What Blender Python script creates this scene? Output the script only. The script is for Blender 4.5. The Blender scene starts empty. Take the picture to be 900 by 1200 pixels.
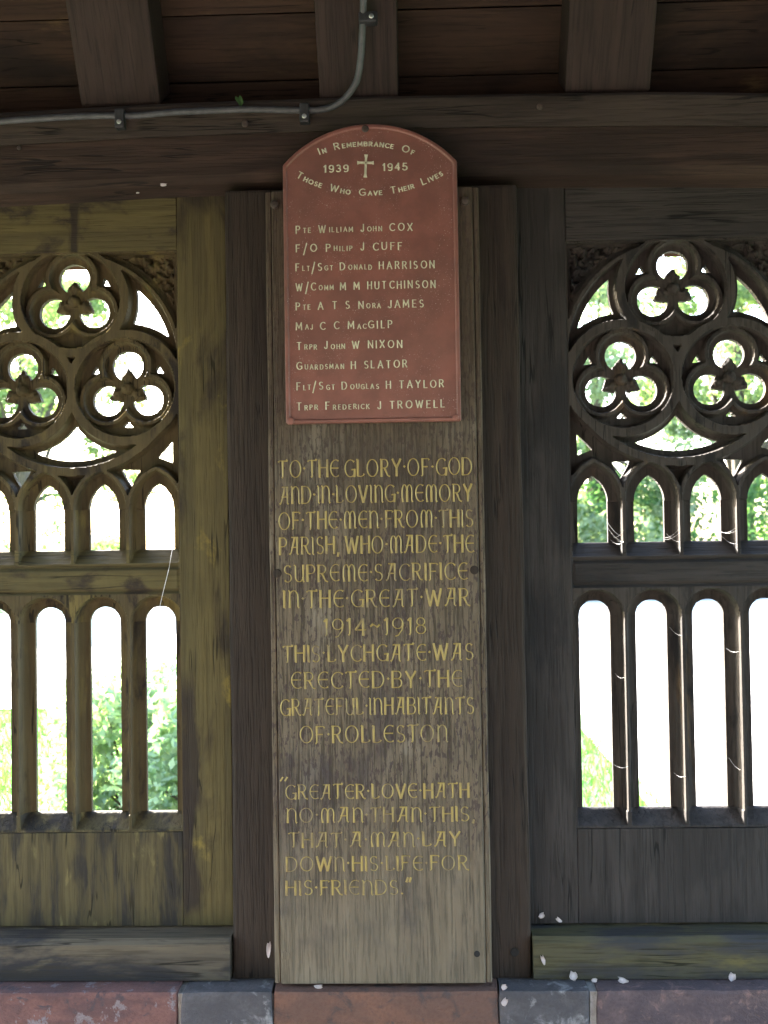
import bpy, bmesh, math, random
import numpy as np
from mathutils import Vector, Matrix, noise as mnoise

random.seed(7)
R = math.radians
C = bpy.context.scene.collection
S = 0.0015                      # metres per wall unit (U, V)
EYE = 1.42                      # eye height above the paving

# ------------------------------------------------------------------ camera
def make_camera():
    cd = bpy.data.cameras.new('camera'); co = bpy.data.objects.new('camera', cd); C.objects.link(co)
    cd.sensor_fit = 'VERTICAL'; cd.sensor_height = 24.0; cd.lens = 24.0*1333/1200
    cd.dof.use_dof = True; cd.dof.focus_distance = 1.96; cd.dof.aperture_fstop = 5.6
    cd.clip_start = 0.05; cd.clip_end = 600
    pitch, yaw, roll = R(1.55), R(1.67), R(-0.87)
    M = Matrix.Rotation(yaw, 3, 'Z') @ Matrix.Rotation(R(90)+pitch, 3, 'X') @ Matrix.Rotation(roll, 3, 'Z')
    co.matrix_world = Matrix.Translation((0, -2.0, EYE)) @ M.to_4x4()
    bpy.context.scene.camera = co
make_camera()

# ------------------------------------------------------------------ light
SUN_EL, SUN_AZ = R(26), R(42)    # sun stands beyond the wall, to the left of it
w = bpy.data.worlds.new('World'); bpy.context.scene.world = w; w.use_nodes = True
nt = w.node_tree; bg = nt.nodes['Background']
sky = nt.nodes.new('ShaderNodeTexSky'); sky.sky_type = 'NISHITA'; sky.sun_disc = False
sky.sun_elevation = SUN_EL; sky.sun_rotation = -SUN_AZ
sky.dust_density = 2.0
nt.links.new(sky.outputs[0], bg.inputs[0]); bg.inputs[1].default_value = 0.15
sl = bpy.data.lights.new('sun', 'SUN'); sl.energy = 4.0; sl.angle = R(0.53); sl.color = (1, .95, .87)
so = bpy.data.objects.new('sun', sl); C.objects.link(so)
sd = Vector((-math.sin(SUN_AZ)*math.cos(SUN_EL), math.cos(SUN_AZ)*math.cos(SUN_EL), math.sin(SUN_EL)))
so.rotation_euler = sd.to_track_quat('Z', 'Y').to_euler(); so.location = sd*20
sc = bpy.context.scene
sc.view_settings.view_transform = 'Standard'; sc.view_settings.look = 'None'
sc.view_settings.gamma = 1; sc.view_settings.exposure = 4.32
sc.cycles.max_bounces = 8; sc.cycles.diffuse_bounces = 5

# ------------------------------------------------------------------ helpers
def tag(o, label=None, cat=None, group=None, kind=None):
    if label: o['label'] = label
    if cat: o['category'] = cat
    if group: o['group'] = group
    if kind: o['kind'] = kind
    return o

def thing(name, loc, label, cat, group=None):
    o = bpy.data.objects.new(name, None); C.objects.link(o); o.location = loc
    o.empty_display_size = .05
    return tag(o, label, cat, group)

def link(name, me, mat, parent=None, label=None):
    o = bpy.data.objects.new(name, me); C.objects.link(o)
    if mat is not None and len(me.materials) == 0: me.materials.append(mat)
    if parent is not None:
        o.parent = parent
    if label: o['label'] = label
    return o

def org(parent):
    v = Vector((0, 0, 0)); p = parent
    while p is not None: v += p.location; p = p.parent
    return v

def from_bm(name, bm, mat, parent=None, smooth=False, label=None):
    """bm is in world coordinates"""
    o = org(parent)
    if parent is not None: bmesh.ops.translate(bm, verts=bm.verts, vec=-o)
    me = bpy.data.meshes.new(name); bm.to_mesh(me); bm.free()
    if smooth: me.shade_smooth()
    return link(name, me, mat, parent, label)

def box_bm(x0, x1, y0, y1, z0, z1, bev=.003, seg=None, jit=0., seed=0, bow=None):
    """bevelled, slightly uneven beam; seg = cuts on the long axis"""
    bm = bmesh.new()
    bmesh.ops.create_cube(bm, size=1)
    for v in bm.verts:
        v.co = Vector(((x0+x1)/2+v.co.x*(x1-x0), (y0+y1)/2+v.co.y*(y1-y0), (z0+z1)/2+v.co.z*(z1-z0)))
    dims = (x1-x0, y1-y0, z1-z0)
    if bev: bmesh.ops.bevel(bm, geom=bm.edges[:], offset=bev, segments=2, affect='EDGES', profile=.6)
    if seg:
        ax = dims.index(max(dims)); a0 = (x0, y0, z0)[ax]
        for k in range(1, seg):
            pt = Vector((0, 0, 0)); pt[ax] = a0 + dims[ax]*k/seg; n = Vector((0, 0, 0)); n[ax] = 1
            bmesh.ops.bisect_plane(bm, geom=bm.verts[:]+bm.edges[:]+bm.faces[:], plane_co=pt, plane_no=n)
    if jit:
        for v in bm.verts:
            p = v.co*6 + Vector((seed*3.7, seed*1.3, seed*7.1))
            v.co += mnoise.noise_vector(p)*jit
    if bow:
        for v in bm.verts: v.co.z += bow(v.co.x)
    return bm

def box(name, dims, mat, parent=None, **k):
    lab = k.pop('label', None)
    return from_bm(name, box_bm(*dims, **k), mat, parent, label=lab)

def at(U, V, Y):
    """a point on the plane y=Y seen over wall coordinate (U, V)"""
    k = S*(2+Y)/2
    return Vector((U*k, Y, EYE+V*k))

def prism_x(prof, x0, x1, seg=1, jit=0, seed=0, sag=None):
    """profile [(y,z)] extruded along x"""
    bm = bmesh.new(); rows = []
    for i in range(seg+1):
        x = x0+(x1-x0)*i/seg; row = []
        for (y, z) in prof:
            p = Vector((x, y, z))
            if jit: p += mnoise.noise_vector(p*5+Vector((seed, 0, 0)))*jit
            if sag: p.z += sag(x)
            row.append(bm.verts.new(p))
        rows.append(row)
    n = len(prof)
    for a, b in zip(rows, rows[1:]):
        for i in range(n): bm.faces.new((a[i], a[(i+1) % n], b[(i+1) % n], b[i]))
    bm.faces.new(rows[0]); bm.faces.new(rows[-1][::-1])
    bmesh.ops.recalc_face_normals(bm, faces=bm.faces)
    return bm

def prism_z(prof, z0, z1, seg=1, jit=0, seed=0):
    bm = bmesh.new(); rows = []
    for i in range(seg+1):
        z = z0+(z1-z0)*i/seg; row = []
        for (x, y) in prof:
            p = Vector((x, y, z))
            if jit: p += mnoise.noise_vector(p*5+Vector((seed, 0, 0)))*jit
            row.append(bm.verts.new(p))
        rows.append(row)
    n = len(prof)
    for a, b in zip(rows, rows[1:]):
        for i in range(n): bm.faces.new((a[i], a[(i+1) % n], b[(i+1) % n], b[i]))
    bm.faces.new(rows[0]); bm.faces.new(rows[-1][::-1])
    bmesh.ops.recalc_face_normals(bm, faces=bm.faces)
    return bm

def tube_bm(pts, r, n=10, bm=None):
    bm = bm or bmesh.new(); rows = []
    pts = [Vector(p) for p in pts]
    for i, p in enumerate(pts):
        t = (pts[min(i+1, len(pts)-1)]-pts[max(i-1, 0)]).normalized()
        a = t.cross(Vector((0, 1, 0)))
        if a.length < .1: a = t.cross(Vector((1, 0, 0)))
        a.normalize(); b = t.cross(a); rr = r[i] if isinstance(r, (list, tuple)) else r
        rows.append([bm.verts.new(p+a*rr*math.cos(2*math.pi*k/n)+b*rr*math.sin(2*math.pi*k/n)) for k in range(n)])
    for A, B in zip(rows, rows[1:]):
        for i in range(n): bm.faces.new((A[i], A[(i+1) % n], B[(i+1) % n], B[i]))
    bm.faces.new(rows[0][::-1]); bm.faces.new(rows[-1])
    return bm

def disc_bm(c, r, h, n=14, dome=.35, slot=False):
    """round head facing -y at c"""
    bm = bmesh.new(); rows = []
    for rr, d in ((r, 0), (r, h*.6), (r*.8, h), (r*.4, h*(1+dome*.4))):
        rows.append([bm.verts.new((c[0]+rr*math.cos(2*math.pi*k/n), c[1]-d, c[2]+rr*math.sin(2*math.pi*k/n))) for k in range(n)])
    for A, B in zip(rows, rows[1:]):
        for i in range(n): bm.faces.new((A[i], A[(i+1) % n], B[(i+1) % n], B[i]))
    bm.faces.new(rows[-1]); bm.faces.new(rows[0][::-1])
    bmesh.ops.recalc_face_normals(bm, faces=bm.faces)
    return bm

# ------------------------------------------------------------------ materials
def new_mat(name):
    m = bpy.data.materials.new(name); m.use_nodes = True
    n = m.node_tree.nodes; b = n['Principled BSDF']
    return m, m.node_tree, n, b

def N(t, kind, **kw):
    n = t.nodes.new(kind)
    for k, v in kw.items(): setattr(n, k, v)
    return n

def mixc(t, fac, a, b, mode='MIX'):
    m = N(t, 'ShaderNodeMix', data_type='RGBA', blend_type=mode)
    for sock, val in ((m.inputs[0], fac), (m.inputs[6], a), (m.inputs[7], b)):
        if hasattr(val, 'links'): t.links.new(val, sock)
        elif isinstance(val, (int, float)): sock.default_value = val
        else: sock.default_value = (*val, 1) if len(val) == 3 else val
    return m.outputs[2]

def ramp(t, src, p0, p1, c0=0., c1=1.):
    r = N(t, 'ShaderNodeMapRange'); r.interpolation_type = 'SMOOTHSTEP'
    t.links.new(src, r.inputs[0])
    for i, v in enumerate((p0, p1, c0, c1)): r.inputs[1+i].default_value = v
    return r.outputs[0]

def math_(t, op, a, b=0.):
    m = N(t, 'ShaderNodeMath', operation=op)
    for i, v in enumerate((a, b)):
        if hasattr(v, 'links'): t.links.new(v, m.inputs[i])
        else: m.inputs[i].default_value = v
    return m.outputs[0]

def noise_n(t, vec, scale, detail=4, rough=.55, dist=0.):
    n = N(t, 'ShaderNodeTexNoise'); n.inputs['Scale'].default_value = scale
    n.inputs['Detail'].default_value = detail; n.inputs['Roughness'].default_value = rough
    n.inputs['Distortion'].default_value = dist
    t.links.new(vec, n.inputs['Vector']); return n.outputs[0]

def coords(t, scale, rnd=True, rot=0.):
    tc = N(t, 'ShaderNodeTexCoord'); mp = N(t, 'ShaderNodeMapping')
    if rnd:
        oi = N(t, 'ShaderNodeObjectInfo'); ad = N(t, 'ShaderNodeVectorMath', operation='ADD')
        sc_ = math_(t, 'MULTIPLY', oi.outputs['Random'], 13.)
        t.links.new(tc.outputs['Object'], ad.inputs[0]); t.links.new(sc_, ad.inputs[1])
        base = ad.outputs[0]
        if rot:
            vr = N(t, 'ShaderNodeVectorRotate'); vr.rotation_type = 'X_AXIS'; vr.inputs['Angle'].default_value = rot
            t.links.new(base, vr.inputs[0]); base = vr.outputs[0]
        t.links.new(base, mp.inputs[0])
    else:
        t.links.new(tc.outputs['Object'], mp.inputs[0]); base = tc.outputs['Object']
    mp.inputs['Scale'].default_value = scale
    return base, mp.outputs[0]

def wood(name, c1, c2, axis='Z', stains=(), rough=.75, bump=.5, fine=260., figure=0., rnd=True, crack=.5, spec=.18, rot=0., splits=.9):
    """stains: (colour, scale, lo, hi, streak) patches in shape of their own"""
    m, t, n, b = new_mat(name)
    sc3 = {'Z': (1, 1, .045), 'X': (.045, 1, 1), 'Y': (1, .045, 1)}[axis]
    base, g = coords(t, sc3, rnd, rot)
    fine_n = noise_n(t, g, fine, 5, .6, .15)
    med = noise_n(t, g, fine*.22, 4, .6, .6)
    col = mixc(t, ramp(t, med, .3, .7), c1, c2)
    if figure:
        wv = N(t, 'ShaderNodeTexWave'); wv.wave_type = 'RINGS'; wv.inputs['Scale'].default_value = 3.2
        wv.inputs['Distortion'].default_value = 9; wv.inputs['Detail'].default_value = 3; wv.inputs['Detail Scale'].default_value = 1.3
        mp = N(t, 'ShaderNodeMapping'); mp.inputs['Scale'].default_value = {'Z': (3.5, 3, .7), 'X': (.7, 3, 3.5), 'Y': (3, .7, 3)}[axis]
        t.links.new(base, mp.inputs[0]); t.links.new(mp.outputs[0], wv.inputs['Vector'])
        col = mixc(t, ramp(t, wv.outputs['Fac'], .35, .9, 0, figure), col, tuple(x*.42 for x in c1))
    blot = noise_n(t, base, 9, 5, .6)
    col = mixc(t, ramp(t, blot, .3, .75, 0, .38), col, tuple(x*.5 for x in c1))
    for (sc_col, ss, lo, hi, streak) in stains:
        if streak:
            mp = N(t, 'ShaderNodeMapping'); k = streak
            mp.inputs['Scale'].default_value = {'Z': (1, 1, k), 'X': (k, 1, 1), 'Y': (1, k, 1)}[axis]
            mp.inputs['Location'].default_value = (ss*.37, 1.7, ss*.11)
            t.links.new(base, mp.inputs[0]); vec = mp.outputs[0]
        else: vec = base
        sn = noise_n(t, vec, ss, 6, .62, .3)
        col = mixc(t, ramp(t, sn, lo, hi), col, sc_col)
    gr = ramp(t, fine_n, .38, .5, crack, 0)
    col = mixc(t, gr, col, tuple(x*.28 for x in c1))
    mp2 = N(t, 'ShaderNodeMapping'); mp2.inputs['Scale'].default_value = {'Z': (1, 1, .05), 'X': (.05, 1, 1), 'Y': (1, .05, 1)}[axis]
    mp2.inputs['Location'].default_value = (3.1, 1.9, 4.3)
    t.links.new(base, mp2.inputs[0])
    sn2 = noise_n(t, mp2.outputs[0], 34, 3, .5, .1)
    split = math_(t, 'MULTIPLY', ramp(t, math_(t, 'ABSOLUTE', math_(t, 'SUBTRACT', sn2, .5)), .004, .014, 1, 0), ramp(t, noise_n(t, base, 5.5, 2, .5), .53, .60))
    split = math_(t, 'MULTIPLY', split, splits)
    col = mixc(t, split, col, tuple(x*.13 for x in c1))
    t.links.new(col, b.inputs['Base Color'])
    b.inputs['Roughness'].default_value = rough; b.inputs['Specular IOR Level'].default_value = spec
    bp = N(t, 'ShaderNodeBump'); bp.inputs['Strength'].default_value = bump; bp.inputs['Distance'].default_value = .0016
    h = math_(t, 'ADD', ramp(t, fine_n, .3, .6), math_(t, 'MULTIPLY', blot, 1.2))
    h = math_(t, 'SUBTRACT', h, math_(t, 'MULTIPLY', split, 1.5))
    t.links.new(h, bp.inputs['Height']); t.links.new(bp.outputs[0], b.inputs['Normal'])
    return m

def stone(name, c1, c2, c3, sc_=9., bump=.6, rough=.85, lichen=None):
    m, t, n, b = new_mat(name)
    base, g = coords(t, (1, 1, 1.8))
    a = noise_n(t, g, sc_, 6, .6, .4); f = noise_n(t, base, 160, 4, .7)
    col = mixc(t, ramp(t, a, .35, .62), c1, c2)
    k = noise_n(t, base, sc_*2.3, 6, .65, .6)
    col = mixc(t, ramp(t, k, .54, .68), col, c3)
    if lichen:
        l = noise_n(t, base, 30, 6, .7, .2)
        col = mixc(t, ramp(t, l, .58, .63), col, lichen)
    col = mixc(t, ramp(t, f, .35, .6, .35, 0), col, tuple(x*.5 for x in c1))
    t.links.new(col, b.inputs['Base Color']); b.inputs['Roughness'].default_value = rough
    b.inputs['Specular IOR Level'].default_value = .25
    bp = N(t, 'ShaderNodeBump'); bp.inputs['Strength'].default_value = bump; bp.inputs['Distance'].default_value = .007
    t.links.new(math_(t, 'ADD', f, math_(t, 'MULTIPLY', a, 2.)), bp.inputs['Height']); t.links.new(bp.outputs[0], b.inputs['Normal'])
    return m

def plain(name, c, rough=.6, metal=0., var=.25, sc_=40, bump=.15):
    m, t, n, b = new_mat(name)
    base, g = coords(t, (1, 1, 1))
    a = noise_n(t, base, sc_, 5, .6)
    t.links.new(mixc(t, ramp(t, a, .3, .7, 0, 1), c, tuple(x*(1-var*1.6) for x in c)), b.inputs['Base Color'])
    b.inputs['Roughness'].default_value = rough; b.inputs['Metallic'].default_value = metal
    bp = N(t, 'ShaderNodeBump'); bp.inputs['Strength'].default_value = bump; bp.inputs['Distance'].default_value = .002
    t.links.new(a, bp.inputs['Height']); t.links.new(bp.outputs[0], b.inputs['Normal'])
    return m

def leaf_mat(name, c1, c2, tr=.5):
    m, t, n, b = new_mat(name)
    geo = N(t, 'ShaderNodeNewGeometry')
    col = mixc(t, geo.outputs['Random Per Island'], c1, c2)
    d = N(t, 'ShaderNodeBsdfDiffuse'); tl = N(t, 'ShaderNodeBsdfTranslucent'); mx = N(t, 'ShaderNodeMixShader')
    t.links.new(col, d.inputs[0])
    t.links.new(mixc(t, 1., col, (1.5, 1.7, .8), 'MULTIPLY'), tl.inputs[0])
    mx.inputs[0].default_value = tr
    t.links.new(d.outputs[0], mx.inputs[1]); t.links.new(tl.outputs[0], mx.inputs[2])
    t.links.new(mx.outputs[0], n['Material Output'].inputs[0])
    n.remove(b); return m

DARKST = (.012, .010, .009)
MAT = {}
MAT['board'] = wood('board_oak', (.102, .079, .053), (.140, .110, .076), 'Z',
                    [((.175, .15, .115), 7, .52, .75, .5), ((.05, .04, .037), 6, .52, .70, .6)],
                    rough=.85, bump=1.0, fine=330, crack=.7, rnd=False, splits=.3)
MAT['post'] = wood('post_oak', (.035, .0255, .0188), (.022, .0162, .0123), 'Z', [((.014, .009, .008), 12, .5, .7, .2)], bump=.5, fine=240)
MAT['plate_x'] = wood('plate_oak', (.041, .0245, .0175), (.026, .0155, .0115), 'X', [((.014, .009, .007), 10, .5, .7, .2)], bump=.4, figure=.7, fine=200)
MAT['rafter'] = wood('rafter_oak', (.032, .0205, .017), (.020, .013, .011), 'Z', [((.02, .012, .009), 10, .5, .7, .3)], bump=.3, fine=200, rot=-R(32))
MAT['plate_grey'] = wood('plate_oak_grey', (.050, .038, .029), (.034, .026, .0205), 'X', [((.016, .012, .009), 10, .5, .7, .2)], bump=.35, fine=200)
MAT['roof_board'] = wood('roof_board_oak', (.042, .0245, .0145), (.026, .0152, .0098), 'X', [((.10, .065, .03), 14, .58, .75, .3), ((.012, .008, .006), 8, .5, .7, .3)], bump=.3, fine=180)
MAT['moss_z'] = wood('mossy_oak_upright', (.088, .072, .028), (.056, .046, .021), 'Z', [((.024, .018, .012), 10, .53, .68, .35), ((.16, .125, .03), 16, .6, .72, .5)], bump=.35, fine=170, crack=.3)
MAT['moss_x'] = wood('mossy_oak_level', (.088, .072, .028), (.056, .046, .021), 'X', [((.024, .018, .013), 14, .54, .66, .6)], bump=.35, fine=170, crack=.3)
MAT['moss_stain'] = wood('mossy_oak_streaked', (.078, .064, .028), (.05, .041, .02), 'Z', [((.018, .016, .014), 30, .43, .60, .14), ((.13, .11, .045), 20, .58, .7, .3)], bump=.35, fine=170, crack=.4)
MAT['moss_carved'] = wood('mossy_oak_carved', (.074, .056, .025), (.048, .036, .018), 'Z', [((.10, .078, .026), 13, .55, .68, .3), ((.014, .010, .008), 16, .55, .66, .4)], bump=.3, fine=170, crack=.3)
MAT['dark_z'] = wood('dark_oak_upright', (.038, .033, .030), (.025, .0215, .0195), 'Z', [((.014, .013, .013), 10, .52, .68, .3), ((.07, .05, .03), 12, .64, .76, .3)], bump=.45, figure=.5, fine=190)
MAT['dark_x'] = wood('dark_oak_level', (.037, .032, .029), (.024, .0205, .0185), 'X', [((.014, .013, .013), 10, .52, .68, .3)], bump=.45, fine=190)
MAT['dark_carved'] = wood('dark_oak_carved', (.047, .040, .034), (.031, .026, .0225), 'Z', [((.075, .05, .028), 14, .6, .72, .3), ((.012, .011, .011), 14, .55, .68, .4)], bump=.35, fine=190, rough=.85)
MAT['sill_left'] = wood('weathered_sill', (.095, .080, .055), (.06, .052, .04), 'X', [((.022, .021, .022), 9, .44, .56, .35), ((.15, .13, .075), 10, .6, .72, .35)], bump=.35, fine=160)
MAT['sill_right'] = wood('algae_sill', (.072, .066, .03), (.055, .052, .033), 'X', [((.03, .03, .031), 7, .5, .62, .3), ((.10, .085, .03), 11, .56, .7, .3)], bump=.4, fine=200)
MAT['st_red'] = stone('red_sandstone', (.135, .068, .06), (.085, .048, .048), (.05, .042, .05), 14, lichen=(.16, .14, .15))
MAT['st_grey'] = stone('grey_sandstone', (.085, .08, .084), (.055, .053, .058), (.20, .2, .205), 12)
MAT['st_orange'] = stone('orange_sandstone', (.14, .072, .05), (.10, .058, .045), (.06, .045, .042), 11)
MAT['st_purple'] = stone('purple_sandstone', (.10, .072, .074), (.06, .046, .052), (.16, .105, .095), 15)
MAT['mortar'] = stone('lime_mortar', (.38, .37, .35), (.3, .29, .27), (.2, .2, .19), 20)
MAT['plaque'] = plain('red_enamel', (.175, .064, .047), rough=.5, var=.2, sc_=25, bump=.05)
MAT['letter'] = plain('cream_paint', (.48, .47, .33), rough=.5, var=.2, sc_=120)
MAT['cable'] = plain('lead_sheath', (.055, .058, .062), rough=.6, metal=.1, var=.3, sc_=60)
MAT['clip'] = plain('clip_metal', (.05, .052, .055), rough=.5, metal=.5, var=.3)
MAT['screw'] = plain('zinc_screw', (.5, .5, .48), rough=.35, metal=.8, var=.3)
MAT['rust'] = plain('rusty_head', (.07, .05, .04), rough=.6, metal=.4, var=.3)
MAT['hole'] = plain('hole_shadow_wood', (.006, .005, .004), rough=.9)
MAT['petal'] = plain('petal_white', (.72, .68, .70), rough=.6, var=.1)
MAT['paint'] = plain('white_paint', (.8, .8, .78), rough=.5, var=.08)
MAT['tile'] = stone('clay_tile', (.16, .07, .045), (.1, .05, .04), (.07, .07, .05), 12)

# gold leaf that has flaked from the carved letters
def gold_mat():
    m, t, n, b = new_mat('worn_gilding')
    base, g = coords(t, (1, 1, .5), rnd=False)
    a = noise_n(t, g, 70, 6, .7, .2)
    big = noise_n(t, base, 13, 3, .5)
    f = math_(t, 'ADD', a, math_(t, 'MULTIPLY', math_(t, 'SUBTRACT', big, .5), .75))
    sp = N(t, 'ShaderNodeSeparateXYZ'); t.links.new(base, sp.inputs[0])
    f = math_(t, 'ADD', f, ramp(t, sp.outputs['Z'], .1, .55, .04, 0))
    worn = ramp(t, f, .50, .68)
    col = mixc(t, worn, (.235, .17, .042), (.150, .108, .042))
    t.links.new(col, b.inputs['Base Color']); b.inputs['Roughness'].default_value = .48
    b.inputs['Metallic'].default_value = .15
    return m
MAT['gold'] = gold_mat()

def board_wear_shade(m):
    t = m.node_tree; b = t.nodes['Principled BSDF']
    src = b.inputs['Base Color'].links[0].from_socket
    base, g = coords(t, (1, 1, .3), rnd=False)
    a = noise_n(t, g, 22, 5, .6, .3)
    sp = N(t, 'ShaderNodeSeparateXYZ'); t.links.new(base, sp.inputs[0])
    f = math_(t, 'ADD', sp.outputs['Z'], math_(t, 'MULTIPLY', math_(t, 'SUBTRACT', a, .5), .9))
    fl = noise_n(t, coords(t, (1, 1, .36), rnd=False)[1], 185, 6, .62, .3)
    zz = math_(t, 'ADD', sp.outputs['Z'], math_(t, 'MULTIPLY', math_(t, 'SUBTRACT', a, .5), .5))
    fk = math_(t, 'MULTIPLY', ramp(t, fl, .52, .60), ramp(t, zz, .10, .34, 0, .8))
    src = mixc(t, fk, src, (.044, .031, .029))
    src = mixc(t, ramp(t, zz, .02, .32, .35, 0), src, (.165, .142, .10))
    c = mixc(t, ramp(t, f, .55, 1.15, 0, .72), src, (.044, .031, .022))  # shade below the wall plate painted into the upper board colour
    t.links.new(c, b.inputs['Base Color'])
board_wear_shade(MAT['board'])
def drip(m, x0, x1, z0, z1, wob, hard=.008):
    """a dark water stain with its own ragged outline, in the panel's own coordinates"""
    t = m.node_tree; b = t.nodes['Principled BSDF']
    src = b.inputs['Base Color'].links[0].from_socket
    base, g = coords(t, (1, 1, .25), rnd=False)
    a = math_(t, 'MULTIPLY', math_(t, 'SUBTRACT', noise_n(t, g, 30, 4, .6), .5), wob)
    sp = N(t, 'ShaderNodeSeparateXYZ'); t.links.new(base, sp.inputs[0])
    x = math_(t, 'ADD', sp.outputs['X'], a); z = math_(t, 'ADD', sp.outputs['Z'], a)
    f = math_(t, 'MULTIPLY', ramp(t, x, x0, x0+hard), ramp(t, x, x1-hard, x1, 1, 0))
    f = math_(t, 'MULTIPLY', f, math_(t, 'MULTIPLY', ramp(t, z, z0, z0+.03), ramp(t, z, z1-.08, z1, 1, 0)))
    t.links.new(mixc(t, math_(t, 'MULTIPLY', f, .85), src, (.018, .013, .011)), b.inputs['Base Color'])
drip(MAT['moss_x'], -.003, .021, .66+.50, 1.35, .03)
drip(MAT['moss_z'], .150, .222, .0, .46, .07, .012)
# red plaque gets a speckle of corrosion
def speckle(m):
    t = m.node_tree; b = t.nodes['Principled BSDF']
    src = b.inputs['Base Color'].links[0].from_socket
    base, g = coords(t, (1, 1, 1), rnd=False)
    a = noise_n(t, base, 520, 2, .5); k = noise_n(t, base, 12, 3, .5)
    c = mixc(t, math_(t, 'MULTIPLY', ramp(t, a, .67, .72), ramp(t, k, .44, .62)), src, (.42, .36, .31))
    d = noise_n(t, base, 5, 4, .5)
    c = mixc(t, ramp(t, d, .35, .7, 0, .45), c, (.10, .048, .036))
    t.links.new(c, b.inputs['Base Color'])
speckle(MAT['plaque'])

# ------------------------------------------------------------------ ground and surroundings
def sheet(name, x0, x1, y0, y1, z, mat, nx=1, ny=1, und=0.):
    bm = bmesh.new()
    vs = [[bm.verts.new((x0+(x1-x0)*i/nx, y0+(y1-y0)*j/ny, z)) for i in range(nx+1)] for j in range(ny+1)]
    if und:
        for r_ in vs:
            for v in r_:
                v.co.z += und*max(0, (v.co.y-2)/10)*mnoise.noise(v.co*.2)
    for j in range(ny):
        for i in range(nx): bm.faces.new((vs[j][i], vs[j][i+1], vs[j+1][i+1], vs[j+1][i]))
    o = from_bm(name, bm, mat); o['kind'] = 'structure'; return o
def ground_mat(name, c1, c2, s1, s2, bump=.5):
    m, t, n, b = new_mat(name)
    base, g = coords(t, (1, 1, 1), rnd=False)
    a = noise_n(t, base, s1, 5, .6); f = noise_n(t, base, s2, 5, .7)
    col = mixc(t, ramp(t, a, .35, .65), c1, c2)
    col = mixc(t, ramp(t, f, .3, .65, .5, 0), col, tuple(x*.5 for x in c1))
    t.links.new(col, b.inputs['Base Color']); b.inputs['Roughness'].default_value = .9
    bp = N(t, 'ShaderNodeBump'); bp.inputs['Strength'].default_value = bump; bp.inputs['Distance'].default_value = .02
    t.links.new(f, bp.inputs['Height']); t.links.new(bp.outputs[0], b.inputs['Normal']); return m
MAT['grass'] = ground_mat('lawn_turf', (.05, .12, .03), (.07, .14, .04), 2, 60)
MAT['gravel'] = ground_mat('pale_gravel', (.55, .52, .47), (.48, .46, .42), 1.5, 90)
MAT['flag'] = stone('flagstone', (.25, .205, .18), (.2, .165, .145), (.3, .26, .23), 6)
sheet('ground', -250, 250, -250, 250, -.03, MAT['grass'], 10, 10)
# broad pale drive that crosses behind the gate
sheet('path', -9, 34, 8.1, 24.8, -.012, MAT['gravel'], 8, 4)
sheet('path', 1.22, 3.6, .4, 8.1, -.016, MAT['gravel'], 2, 4)

sheet('path', -30, 30, -40, -4.0, -.014, ground_mat('bounce_earth', (.17, .135, .115), (.13, .105, .09), 1.5, 70), 4, 4)  # unseen ground added behind the viewer to neutralise green bounce light
for i in range(34):
    tag(box('kerb_stone', (-9+i*.92, -8.09+i*.92, 24.72, 24.86, -.05, .11+.01*(i % 3)), MAT['st_grey'], bev=.012), None, None, None, 'structure')
# ------------------------------------------------------------------ lychgate paving
floor_o = None
bm = bmesh.new()
bmesh.ops.create_cube(bm, size=1)
for v in bm.verts: v.co = Vector((v.co.x*4.6-.1, -1.9+v.co.y*4.2, -.045+v.co.z*.05))
floor_o = from_bm('floor', bm, MAT['mortar']); floor_o['kind'] = 'structure'
flag_me = []
random.seed(3)
for k in range(4):
    b_ = box_bm(-.36, .36, -.245, .245, -.02, .006, bev=.006, jit=.003, seed=k)
    me = bpy.data.meshes.new('flagstone'); b_.to_mesh(me); b_.free(); me.materials.append(MAT['flag']); flag_me.append(me)
for j in range(8):
    for i in range(6):
        o = link('flagstone', flag_me[random.randrange(4)], None, floor_o)
        o.location = (-2.0+i*.75+(.3 if j % 2 else 0)-.15, -3.7+j*.51, 0); o.rotation_euler = (0, 0, math.pi*random.randrange(2))

# ------------------------------------------------------------------ dwarf wall of sandstone
STZ = EYE-.745
wall = thing('dwarf_wall', (-.05, .1, 0), 'low wall of red, grey and purple sandstone blocks under the timber frames', 'wall')
kS = S*(2-.085)/2
random.seed(11)
cop = [(-700, -522, 'st_grey'), (-517, -289, 'st_red'), (-283, -178, 'st_grey'), (-176.5, 84, 'st_orange'), (86, 191, 'st_grey'), (198, 436, 'st_purple'), (442, 640, 'st_red')]
stone_labels = {'st_red': 'pinkish red sandstone block', 'st_grey': 'blue grey sandstone block', 'st_orange': 'orange red sandstone block below the inscribed board', 'st_purple': 'mottled purple sandstone block'}
def stone_block(x0, x1, y0, y1, z0, z1, mat, seed, name='stone_block'):
    bm = box_bm(x0, x1, y0, y1, z0, z1, bev=.007, seg=None)
    bmesh.ops.subdivide_edges(bm, edges=bm.edges[:], cuts=7, use_grid_fill=True)
    for v in bm.verts:
        v.co += mnoise.noise_vector(v.co*9+Vector((seed*5.1, 0, 0)))*.004 + mnoise.noise_vector(v.co*31+Vector((seed*5.1, 0, 0)))*.0022
        if v.co.z > z1-.002: v.co.z = z1-.002+max(0, v.co.z-z1)*.2
    o = from_bm(name, bm, mat, wall, smooth=False)
    return o
for i, (a, b_, mm) in enumerate(cop):
    o = stone_block(a*kS, b_*kS, -.085-random.uniform(0, .004), .30, STZ-.185, STZ, MAT[mm], i, 'coping_stone')
ms = ['st_red', 'st_grey', 'st_orange', 'st_purple']
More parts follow.
